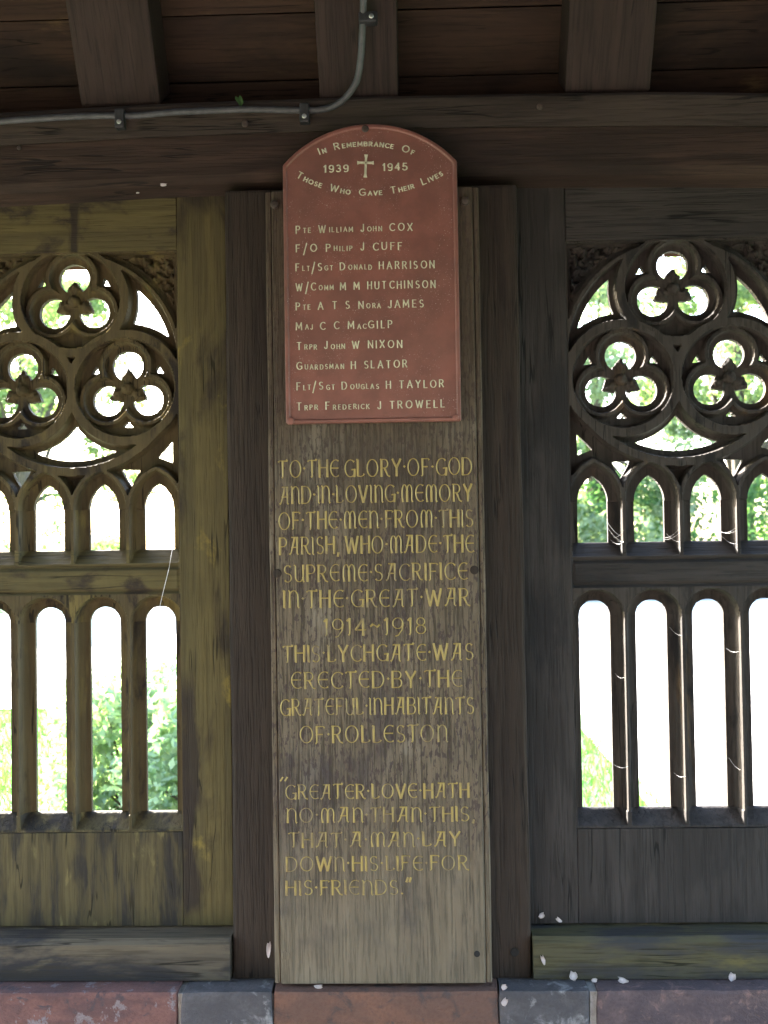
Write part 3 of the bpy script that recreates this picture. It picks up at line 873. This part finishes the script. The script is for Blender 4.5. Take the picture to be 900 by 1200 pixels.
def line_text(parent, txt, font, px0, px1, V0, V1, Y, mat, hw, h, serif=1., track=.26, space=.5, name='inscription_line'):
    """text between wall coordinates U px0..px1 and cap height V0..V1, on plane Y"""
    lay, wd = layout(txt, font, track, space)
    k = S*(2+Y)/2; sx = (px1-px0)/wd; sy = V1-V0
    bm = bmesh.new(); rs = random.Random(hash(txt) % 1000 if False else len(txt)*7)
    for (x, s, strokes) in lay:
        jx, jy = rs.uniform(-.5, .5), rs.uniform(-.4, .4)
        for st in strokes:
            pts = [((px0+x*sx+p[0]*s*sx+jx*.6), (V0+p[1]*s*sy+jy)) for p in st]
            stroke_mesh(bm, pts, hw*(.8 if s < 1 else 1), h, lambda a, b, d: Vector((a*k, Y-d, EYE+b*k)), serif)
    bmesh.ops.recalc_face_normals(bm, faces=bm.faces)
    return from_bm(name, bm, mat, parent, smooth=False)

# ------------------------------------------------------------------ inscribed oak board
BY = -.070; kb = S*(2+BY)/2
board = thing('memorial_board', (-.07, -.05, EYE-.7405), 'tall grey oak board carved with a gilded war memorial inscription', 'memorial board')
bx0, bx1 = -174.5*kb, 78.5*kb; g_ = 8*kb
prof = [(bx0, -.031), (bx0, BY+.006), (bx0+.002, BY+.0035), (bx0+g_-.003, BY+.0035), (bx0+g_-.0015, BY+.006), (bx0+g_, BY+.001), (bx0+g_+.001, BY),
        (bx1-g_-.001, BY), (bx1-g_, BY+.001), (bx1-g_+.0015, BY+.006), (bx1-g_+.003, BY+.0035), (bx1-.002, BY+.0035), (bx1, BY+.006), (bx1, -.031)]
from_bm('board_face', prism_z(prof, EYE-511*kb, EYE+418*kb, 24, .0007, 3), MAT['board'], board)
def px(x, y, k=0.):   # photo pixel -> wall coordinates
    F = 1333.; X = (x-450)/F; Y = -(y-600)/F
    c, s = math.cos(R(-.86964)), math.sin(R(-.86964)); X, Y = c*X-s*Y, s*X+c*Y
    d = [X, 1., Y]; c, s = math.cos(R(1.552)), math.sin(R(1.552)); d = [d[0], c*d[1]-s*d[2], s*d[1]+c*d[2]]
    c, s = math.cos(R(1.672)), math.sin(R(1.672)); d = [c*d[0]-s*d[1], s*d[0]+c*d[1], d[2]]
    return d[0]/d[1]*F, d[2]/d[1]*F
LINES = [('TO·THE GLORY·OF·GOD', 327, 553, 560, 20), ('AND·IN·LOVING·MEMORY', 328, 553, 590.5, 20), ('OF·THE·MEN·FROM·THIS', 327, 554, 620.5, 20),
         ('PARISH, WHO·MADE·THE', 328, 555, 650, 20), ('SUPREME·SACRIFICE', 333, 547, 682, 19.5), ('IN·THE·GREAT·WAR', 333, 550, 712.5, 20),
         ('1914~1918', 380, 499, 744, 18.5), ('THIS·LYCHGATE·WAS', 332, 554, 776, 19), ('ERECTED·BY·THE', 342, 541, 807, 19),
         ('GRATEFUL·INHABITANTS', 329, 555, 838.5, 19), ('OF·ROLLESTON', 352, 524, 871, 19.5),
         ('GREATER·LOVE·HATH', 335, 549, 936.5, 16.5), ('NO·MAN·THAN·THIS,', 336, 556, 964, 16.5), ('THAT·A·MAN·LAY', 339, 539, 993, 16.5),
         ('DOWN·HIS·LIFE·FOR', 336, 548, 1021, 16.5), ('HIS·FRIENDS."', 336, 482, 1049, 16.5), ('"', 329, 337, 927, 14)]
for (txt, x0, x1, yb, hh) in LINES:
    U0, Vb = px(x0, yb); U1, _ = px(x1, yb)
    line_text(board, txt, UNC, U0, U1, Vb, Vb+hh, BY-.0003, MAT['gold'], .64, .0008, 1.7, track=.27, space=.3)
for (x, y, r, mt, nm) in ((325, 672, 5.2, 'post', 'wooden_plug'), (556, 668, 5.2, 'post', 'wooden_plug'), (335, 1120, 5.2, 'board', 'wooden_plug'), (559, 1118, 3.6, 'hole', 'bolt_hole')):
    U_, V_ = px(x, y); p = at(U_, V_, BY-.0002)
    from_bm(nm, disc_bm(p, r*kb, .0012, 16), MAT[mt], board)
for (x, y) in ((322, 240), (545, 236)):
    U_, V_ = px(x, y); p = at(U_, V_, BY-.0002)
    sc_o = from_bm('coach_bolt', disc_bm(p, 5.5*kb, .006, 8), MAT['rust'], board)
U_, V_ = px(603, 1116); p = at(U_, V_, PY-.0016)
o = from_bm('peg_hole', disc_bm(p, 5*S, .0008, 16), MAT['hole'], post)

# ------------------------------------------------------------------ red plaque
PLY = -.084; kp = S*(2+PLY)/2
plaque = thing('memorial_plaque', (-.05*1, -.075, EYE+145*kp), 'red arched plaque with raised cream names, screwed above the board inscription', 'memorial plaque')
def plaque_outline(inset):
    x0, x1, z0, zs, zt = -153+inset, 53.5-inset, 142+inset, 449.5-inset*.4, 496.5-inset
    pts = []
    c = 6.0
    pts += [(x0+1.5, z0), (x1-1.5, z0), (x1, z0+1.5)]
    pts += [(x1, zs-1), (x1-.8, zs+1)]
    hwid = (x1-x0)/2-1.2; sag = zt-zs-1.5; Rr = (hwid*hwid+sag*sag)/(2*sag); cx = (x0+x1)/2; cz = zt-Rr
    a = math.asin(min(1, hwid/Rr))
    for i in range(25):
        th = a-2*a*i/24; pts.append((cx+Rr*math.sin(th), cz+Rr*math.cos(th)))
    pts += [(x0+.8, zs+1), (x0, zs-1), (x0, z0+1.5)]
    return pts
bm = bmesh.new()
loops = []
for inset, y in ((0, -.0705), (0, PLY+.003), (.8, PLY+.0015), (3.6, PLY+.0012), (5.2, PLY+.0040), (6.4, PLY+.0040)):
    loops.append([bm.verts.new((u*kp, y, EYE+v*kp)) for u, v in plaque_outline(inset)])
for A, B in zip(loops, loops[1:]):
    for i in range(len(A)): bm.faces.new((A[i], A[(i+1) % len(A)], B[(i+1) % len(B)], B[i]))
bm.faces.new(loops[0]); bm.faces.new(loops[-1][::-1])
bmesh.ops.recalc_face_normals(bm, faces=bm.faces)
from_bm('plaque_plate', bm, MAT['plaque'], plaque)
LY = PLY+.0040-.0002
NAMES = [('Pte William John COX', 347, 483, 273), ('F/O Philip J CUFF', 347, 471, 295), ('Flt/Sgt Donald HARRISON', 347, 509, 317.5), ('W/Comm M M HUTCHINSON', 347, 510, 340.5),
         ('Pte A T S Nora JAMES', 347, 496, 363), ('Maj C C MacGILP', 347, 459, 386.5), ('Trpr John W NIXON', 348, 471, 409.5), ('Guardsman H SLATOR', 348, 477, 433),
         ('Flt/Sgt Douglas H TAYLOR', 348, 520, 457), ('Trpr Frederick J TROWELL', 348, 521, 480.5)]
for (txt, x0, x1, yb) in NAMES:
    U0, Vb = px(x0, yb); U1, Vb2 = px(x1, yb)
    line_text(plaque, txt, SANS, U0, U1, Vb, Vb+8.5, LY, MAT['letter'], .60, .0011, 1., track=.58, space=.85, name='name_line')
for (txt, x0, x1, yb) in (('1939', 380, 408, 201.5), ('1945', 449, 477, 199.5)):
    U0, Vb = px(x0, yb); U1, _ = px(x1, yb)
    line_text(plaque, txt, SANS, U0, U1, Vb, Vb+8, LY, MAT['letter'], .75, .0011, track=.42, name='date_numerals')
# cross
bm = bmesh.new()
for (a, b_, hw) in ((px(429, 180.5), px(428, 207), 1.3), (px(418.5, 190), px(438, 190), 1.2)):
    dx, dy = b_[0]-a[0], b_[1]-a[1]; l = math.hypot(dx, dy); dx /= l; dy /= l
    yy = LY-.0018
    for (t0, w0, t1, w1) in ((0, hw*1.7, .15, hw), (.15, hw, .85, hw), (.85, hw, 1, hw*1.7)):
        q = []
        for tt, ww in ((t0, w0), (t1, w1)):
            cx, cz = a[0]+dx*l*tt, a[1]+dy*l*tt
            for sgn in (1, -1): q.append((cx-dy*ww*sgn, cz+dx*ww*sgn))
        fr_ = [bm.verts.new((u*kp, yy, EYE+v*kp)) for u, v in q]; bk = [bm.verts.new((u*kp, LY+.0005, EYE+v*kp)) for u, v in q]
        bm.faces.new((fr_[0], fr_[1], fr_[3], fr_[2]))
        for i, j in ((0, 1), (1, 3), (3, 2), (2, 0)): bm.faces.new((fr_[i], fr_[j], bk[j], bk[i]))
bmesh.ops.recalc_face_normals(bm, faces=bm.faces)
from_bm('cross', bm, MAT['letter'], plaque)
def arc_text(txt, P0, Pm, P1, cap, name):
    """text on the circle through three photo points"""
    (x1, y1), (x2, y2), (x3, y3) = px(*P0), px(*Pm), px(*P1)
    d = 2*(x1*(y2-y3)+x2*(y3-y1)+x3*(y1-y2))
    ux = ((x1*x1+y1*y1)*(y2-y3)+(x2*x2+y2*y2)*(y3-y1)+(x3*x3+y3*y3)*(y1-y2))/d
    uy = ((x1*x1+y1*y1)*(x3-x2)+(x2*x2+y2*y2)*(x1-x3)+(x3*x3+y3*y3)*(x2-x1))/d
    r = math.hypot(x1-ux, y1-uy); a0 = math.atan2(y1-uy, x1-ux); a1 = math.atan2(y3-uy, x3-ux)
    up = 1 if uy < y2 else -1
    lay, wd = layout(txt, SANS, .42, .9)
    bm = bmesh.new()
    for (x, s, strokes) in lay:
        sx = abs(a1-a0)*r/wd
        for st in strokes:
            def f(a, b, dd):
                th = a0+(a1-a0)*(a/wd/ sx); rr = r+up*b
                return Vector(((ux+rr*math.cos(th))*kp, LY-dd, EYE+(uy+rr*math.sin(th))*kp))
            stroke_mesh(bm, [((x+p[0]*s)*sx, p[1]*s*cap) for p in st], .65, .001, f)
    bmesh.ops.recalc_face_normals(bm, faces=bm.faces)
    from_bm(name, bm, MAT['letter'], plaque)
arc_text('In Remembrance Of', (375, 180), (430, 170), (483, 180), 7.5, 'curved_inscription')
arc_text('Those Who Gave Their Lives', (347, 206.5), (430, 228), (518, 205), 7.5, 'curved_inscription')
for (x, y) in ((428, 151), (341, 493.5), (534, 489)):
    U_, V_ = px(x, y); p = at(U_, V_, PLY+.0012)
    from_bm('plaque_screw', disc_bm(p, 4.2*kp, .0022, 14), MAT['plaque'] if y > 200 else MAT['rust'], plaque)

# ------------------------------------------------------------------ lead-sheathed cable with clips
CY = -.052
pts_px = [(-60, 146), (0, 142), (60, 138), (100, 136), (140, 135.5), (165, 135), (200, 131.5), (235, 130), (290, 128), (340, 129), (370, 129), (388, 125.5), (402, 117), (413, 104), (419.5, 90), (423, 65), (424.5, 40), (425.5, 18), (426, -5), (427, -40)]
cp = []
for i, (x, y) in enumerate(pts_px):
    U_, V_ = px(x, y); Yd = CY
    if y < 128: Yd = CY-(128-y)*S*.36*1.25
    cp.append(at(U_, V_, Yd))
# smooth the run
def catmull(P, n=5):
    out = []
    for i in range(len(P)-1):
        p0, p1, p2, p3 = P[max(i-1, 0)], P[i], P[i+1], P[min(i+2, len(P)-1)]
        for k in range(n):
            t = k/n
            out.append(.5*((2*p1)+(p2-p0)*t+(2*p0-5*p1+4*p2-p3)*t*t+(3*p1-p0-3*p2+p3)*t**3))
    out.append(P[-1]); return out
cable = thing('cable', cp[4], 'grey lead-sheathed cable clipped along the wall plate and bending up the middle rafter', 'cable')
from_bm('cable_sheath', tube_bm(catmull(cp), .0058, 10), MAT['cable'], cable, smooth=True)
def clip(x, y, horiz=True):
    U_, V_ = px(x, y); Yd = CY if y > 100 else CY-(128-y)*S*.36*1.25
    c = at(U_, V_, Yd)
    if horiz:
        b1 = box_bm(c.x-.0085, c.x+.0085, Yd-.0095, Yd+.013, c.z-.024, c.z+.010, bev=.003)
        sp = Vector((c.x, Yd-.0095, c.z-.014))
    else:
        b1 = box_bm(c.x-.009, c.x+.022, Yd-.0095, Yd+.010, c.z-.009, c.z+.009, bev=.003)
        sp = Vector((c.x+.012, Yd-.0095, c.z))
    o = from_bm('cable_clip', b1, MAT['clip'], cable)
    from_bm('screw_head', disc_bm(sp, .0042, .002, 10), MAT['screw'], o)
clip(141, 135.5); clip(357, 129); clip(427, 22, False)

# small things lying about -------------------------------------------------
def petal(name, x, y, Y, r, label, ang=0., el=1., mat='petal', tilt=.5, cat='petal', grp='fallen white petals'):
    U_, V_ = px(x, y); c = at(U_, V_, Y)
    bm = bmesh.new(); n = 12; rows = []
    rs = random.Random(int(x*7+y))
    cen = bm.verts.new((0, 0, -.0015*r/.005))
    ring = []
    for i in range(n):
        a = 2*math.pi*i/n; rr = r*(1+.25*math.cos(a)+rs.uniform(-.15, .15)) * (1-.35*(i == 0))
        ring.append(bm.verts.new((rr*math.cos(a), rr*math.sin(a)*el, .0012*math.sin(2*a+x)*r/.005)))
    for i in range(n): bm.faces.new((cen, ring[i], ring[(i+1) % n]))
    geo = bmesh.ops.solidify(bm, geom=bm.faces[:], thickness=.0004)
    M = Matrix.Rotation(R(90)*tilt+.001, 4, 'X') @ Matrix.Rotation(ang, 4, 'Z')
    bmesh.ops.transform(bm, matrix=M, verts=bm.verts)
    me = bpy.data.meshes.new(name); bm.to_mesh(me); bm.free(); me.shade_smooth()
    o = link(name, me, MAT[mat]); o.location = c; return tag(o, label, cat, grp)
petal('petal', 634.5, 1073.5, .004, .0065, 'white petal on the right sill top, nearest the post', .6, .6, tilt=.7)
petal('petal', 656, 1079, -.01, .0065, 'white petal on the right sill top, right of another', 2.4, .5, tilt=.6)
petal('petal', 637, 1126, -.045, .009, 'torn white petal stuck on the front of the right sill beam', 1.9, .35, tilt=.95)
petal('petal', 672, 1145, -.05, .0085, 'large white petal on the stone ledge below the right sill beam', 1.5, .8, tilt=.75)
petal('petal', 696, 1149, -.06, .006, 'small round white petal on the ledge above the pale mortar joint', 0, .6, tilt=.6)
petal('petal', 731, 1149, -.06, .010, 'long curled white petal on the purple stone ledge', 2.9, .45, tilt=.6)
petal('petal', 858, 1146, -.055, .0075, 'white petal on the ledge at the far right', 1.2, .8, tilt=.8)
petal('petal', 590, 1157, -.089, .0055, 'small white petal on the face of the grey stone right of the board', .4, .8, tilt=.95)
petal('petal', 591, 1175, -.091, .008, 'lower white petal on the grey stone right of the board', 1.0, .6, tilt=.95)
petal('petal', 372, 1156, -.08, .009, 'white petal at the foot of the inscribed board', 0, .35, tilt=.6)
petal('feather', 314.5, 1115, -.050, .016, 'long white feather caught between post and board at the bottom left', 1.52, .22, tilt=1., cat='feather', grp=None)
petal('leaf', 281, 118.5, -.055, .011, 'small green leaf caught above the cable on the wall plate', 1.9, .55, 'leafg' if 'leafg' in MAT else 'petal', tilt=.95, cat='leaf', grp=None)
lf = leaf_mat('green_leaf', (.06, .13, .05), (.08, .16, .06), .2)
for o in C.objects:
    if o.name.startswith('leaf'): o.data.materials.clear(); o.data.materials.append(lf)
petal('paint_flake', 191, 216.5, -.0255, .0065, 'pale flake stuck on the wall plate above the left panel', 0, .45, tilt=1., cat='flake', grp='pale flakes')
petal('paint_flake', 161, 226, -.012, .0035, 'tiny pale flake on the bottom edge of the wall plate', 0, .4, tilt=1., cat='flake', grp='pale flakes')

# cobwebs in the right hand panel
random.seed(21)
cob = bmesh.new()
def strand(a, b, r=.00035):
    pts = [a.lerp(b, t/4)+Vector((0, 0, -.004*math.sin(math.pi*t/4))) for t in range(5)]
    tube_bm(pts, r, 3, cob)
for base_u in (239, 273, 339, 207):
    pass
for mu in (240.5, 306.5, 372.5):
    for vv in [random.uniform(-300, -95) for _ in range(2)]+[random.uniform(-3, 8) for _ in range(3)]:
        a = Vector(((mu-random.uniform(8, 14))*S, PANEL_Y+.026, EYE+vv*S)); b = Vector(((mu+random.uniform(-2, 1))*S, PANEL_Y-.001, EYE+(vv+random.uniform(-14, 16))*S))
        strand(a, b, random.uniform(.0001, .00017))
for vv in (-2, 4): strand(Vector((225*S, .03, EYE+(vv+16)*S)), Vector((238*S, .012, EYE+vv*S)))
silk = plain('spider_silk', (.8, .8, .82), rough=.3)
o = from_bm('cobweb', cob, silk); tag(o, 'thin white cobweb strands across the lights of the dark right panel', 'cobweb', kind='stuff')
o = from_bm('cobweb_thread', tube_bm([at(-289, -3, .02), at(-293, -25, .008), at(-302, -60, .008), at(-305, -73, .01)], .0004, 4), silk)
tag(o, 'single hanging silk thread across the middle rail of the mossy left panel', 'cobweb')

# ------------------------------------------------------------------ vegetation and far things
def leaves_mesh(name, centres, n_each, spread, size, mat, seed, shape=None):
    rs = np.random.RandomState(seed)
    V = []; cnt = 0
    for (c, r) in centres:
        k = n_each
        d = rs.normal(size=(k, 3)); d /= np.linalg.norm(d, axis=1)[:, None]
        rad = r*rs.uniform(.45, 1.05, (k, 1))**.6
        P = np.array(c)+d*rad*np.array([1, 1, .85])
        V.append(P)
    P = np.concatenate(V); k = len(P)
    a = rs.normal(size=(k, 3)); a /= np.linalg.norm(a, axis=1)[:, None]
    b = np.cross(a, rs.normal(size=(k, 3))); b /= np.linalg.norm(b, axis=1)[:, None]
    s = size*rs.uniform(.6, 1.3, (k, 1))
    verts = np.stack([P-a*s, P+b*s*.5, P+a*s, P-b*s*.5], 1).reshape(-1, 3)
    quads = np.arange(k*4).reshape(k, 4)
    me = bpy.data.meshes.new(name)
    me.vertices.add(len(verts)); me.vertices.foreach_set('co', verts.astype(np.float32).ravel())
    me.loops.add(k*4); me.loops.foreach_set('vertex_index', quads.ravel().astype(np.int32))
    me.polygons.add(k); me.polygons.foreach_set('loop_start', np.arange(0, k*4, 4, dtype=np.int32)); me.polygons.foreach_set('loop_total', np.full(k, 4, dtype=np.int32))
    me.update(calc_edges=True); me.materials.append(mat); return me
LEAF1 = leaf_mat('tree_leaf', (.11, .155, .08), (.18, .225, .13), .55)
LEAF2 = leaf_mat('tree_leaf_pale', (.15, .19, .13), (.21, .25, .18), .55)
LEAF3 = leaf_mat('hedge_leaf', (.05, .11, .045), (.10, .17, .08), .45)
bark = stone('bark', (.09, .07, .05), (.06, .05, .04), (.12, .1, .08), 14)
def tree_parts(seed, h, rad, mat, n=420, low=.12):
    rs = random.Random(seed); cl = []
    for i in range(46):
        a = rs.uniform(0, 6.283); hh = rs.uniform(low, 1); rr = rad*math.sqrt(rs.random())*(1-.55*abs(hh-.45))
        cl.append(((rr*math.cos(a), rr*math.sin(a), h*hh), rs.uniform(.35, .75)*rad*.38))
    crown = leaves_mesh('crown', cl, n, 1, .07, mat, seed)
    bm = bmesh.new()
    tube_bm([(0, 0, -.1), (.05, 0, h*.25), (0, .08, h*.55), (.05, 0, h*.85)], [rad*.11, rad*.08, rad*.05, .02], 9, bm)
    for (c, r) in cl[::4]:
        z0 = h*rs.uniform(.15, .5); tube_bm([(0.02, 0, z0), (c[0]*.5, c[1]*.5, (z0+c[2])/2+.1), c], [rad*.035, rad*.02, .012], 6, bm)
    me = bpy.data.meshes.new('trunk'); bm.to_mesh(me); bm.free(); me.materials.append(bark)
    return crown, me
protos = [tree_parts(1, 7.5, 2.6, LEAF1), tree_parts(2, 8.5, 2.9, LEAF2), tree_parts(3, 6.2, 2.3, LEAF1), tree_parts(4, 7, 2.6, LEAF2)]
TREES = [(-10.2, 27, 0, 'broad green tree seen low through the left panel, farthest left', 1.0),
         (-2.9, 27, 1, 'pale green tree beyond the drive, seen through the left panel beside the stile', 1.0),
         (1.6, 26.5, 2, 'small green tree beyond the drive, hidden mostly behind the oak post', 1.1),
         (4.5, 27, 3, 'pale green tree seen through the left lights of the dark right panel', 1.0),
         (8.2, 27, 0, 'full green tree seen through the right lights of the dark right panel', 1.0),
         (11.3, 26.5, 1, 'tall pale tree beyond the drive, farthest right', 1.05),
         (-15.5, 31, 3, 'pale tree standing well back at the far left', 1.0),
         (15, 29, 2, 'green tree behind the hedge end at the far right', 1.3)]
for i, (x, y, k, lab, sc_) in enumerate(TREES):
    t = thing('tree', (x, y, -.03), lab, 'tree', 'trees beyond the drive'); t.scale = (sc_*1.2,)*3; t.rotation_euler = (0, 0, i*1.7)
    for nm, me in zip(('crown', 'trunk'), protos[k]): link(nm, me, None, t)
# clipped hedge along the far side of the drive on the right
random.seed(5)
cl = [((x+random.uniform(-.2, .2), random.uniform(-.35, .35), z+random.uniform(-.15, .15)), .42) for x in np.arange(0, 11, .45) for z in (.35, .9, 1.45, 1.95, 2.35)]
hedge = thing('hedge', (1.8, 25.4, -.03), 'leafy green hedge across the drive, seen through the dark right panel', 'hedge')
hedge.scale = (1.15, 1.1, 1.1); link('foliage', leaves_mesh('foliage', cl, 130, 1, .07, LEAF3, 9), None, hedge)
bm = bmesh.new()
for x in np.arange(.3, 11, .8): tube_bm([(x, 0, -.05), (x+.05, 0, 1.2), (x-.05, .05, 2.1)], [.03, .02, .008], 6, bm)
me = bpy.data.meshes.new('stems'); bm.to_mesh(me); bm.free(); me.materials.append(bark); link('stems', me, None, hedge)
random.seed(8)
cl = [((x+random.uniform(-.2, .2), random.uniform(-.45, .45), z), .62) for x in np.arange(-8, 8.1, .6) for z in np.arange(.4, 4.6, .6)]
blocker = thing('hedge', (0, -6.6, -.03), 'added tall dark yew hedge on the open side of the gate behind the viewer', 'hedge')  # unseen hedge added to keep sky light out of the gate
link('foliage', leaves_mesh('foliage', cl, 120, 1, .11, leaf_mat('blocker_leaf', (.07, .058, .05), (.10, .085, .072), .1), 12), None, blocker)
# low shrubs close behind the left panel
def shrub(x, y, h, r, seed, lab, mat, name='shrub', n=260, size=.035):
    rs = random.Random(seed)
    cl = [((rs.uniform(-r, r), rs.uniform(-r, r)*.7, rs.uniform(.1, 1)*h), .22*h+.05) for _ in range(14)]
    t = thing(name, (x, y, -.03), lab, 'shrub', 'shrubs beside the path')
    link('foliage', leaves_mesh('foliage', cl, n, 1, size, mat, seed), None, t)
    bm = bmesh.new()
    for c, _ in cl: tube_bm([(0, 0, -.02), (c[0]*.5, c[1]*.5, c[2]*.55), c], [.012, .008, .003], 5, bm)
    me = bpy.data.meshes.new('stems'); bm.to_mesh(me); bm.free(); me.materials.append(bark); link('stems', me, None, t)
PALE = leaf_mat('shrub_leaf', (.18, .25, .17), (.32, .38, .29), .4)
shrub(-1.10, 3.9, .62, .30, 31, 'low leafy shrub outside the rightmost light of the mossy left panel', PALE)
shrub(-1.62, 4.3, .70, .26, 32, 'taller leafy shrub outside the second light of the mossy left panel', PALE)
# white notice board on two legs
nb_ = thing('notice_board', (-3.35, 9.0, -.03), 'white painted board on short posts by the drive, seen through the left panel', 'notice board')
box('board_panel', (-3.75, -2.95, 8.98, 9.02, .45, 1.05), MAT['paint'], nb_, bev=.006)
for x in (-3.68, -3.02): box('leg', (x-.03, x+.03, 9.022, 9.08, -.03, 1.1), MAT['paint'], nb_, bev=.004)
# grass blades near the path
rs = np.random.RandomState(4); k = 26000
P = np.stack([rs.uniform(-4.5, 1.3, k), rs.uniform(3, 8.05, k), np.full(k, -.03)], 1)
a = rs.uniform(0, 6.283, k); wv = np.stack([np.cos(a), np.sin(a), np.zeros(k)], 1)*.006
hh = rs.uniform(.03, .09, k)[:, None]; tip = P+np.stack([rs.normal(0, .02, k), rs.normal(0, .02, k), np.zeros(k)], 1)+hh*np.array([0, 0, 1])
verts = np.stack([P-wv, P+wv, tip], 1).reshape(-1, 3); me = bpy.data.meshes.new('grass')
me.from_pydata(verts.tolist(), [], np.arange(k*3).reshape(k, 3).tolist()); me.materials.append(leaf_mat('grass_blade', (.05, .13, .035), (.08, .18, .05), .35))
o = link('grass', me, None); tag(o, 'short bright grass outside the mossy left panel', 'grass', kind='stuff')
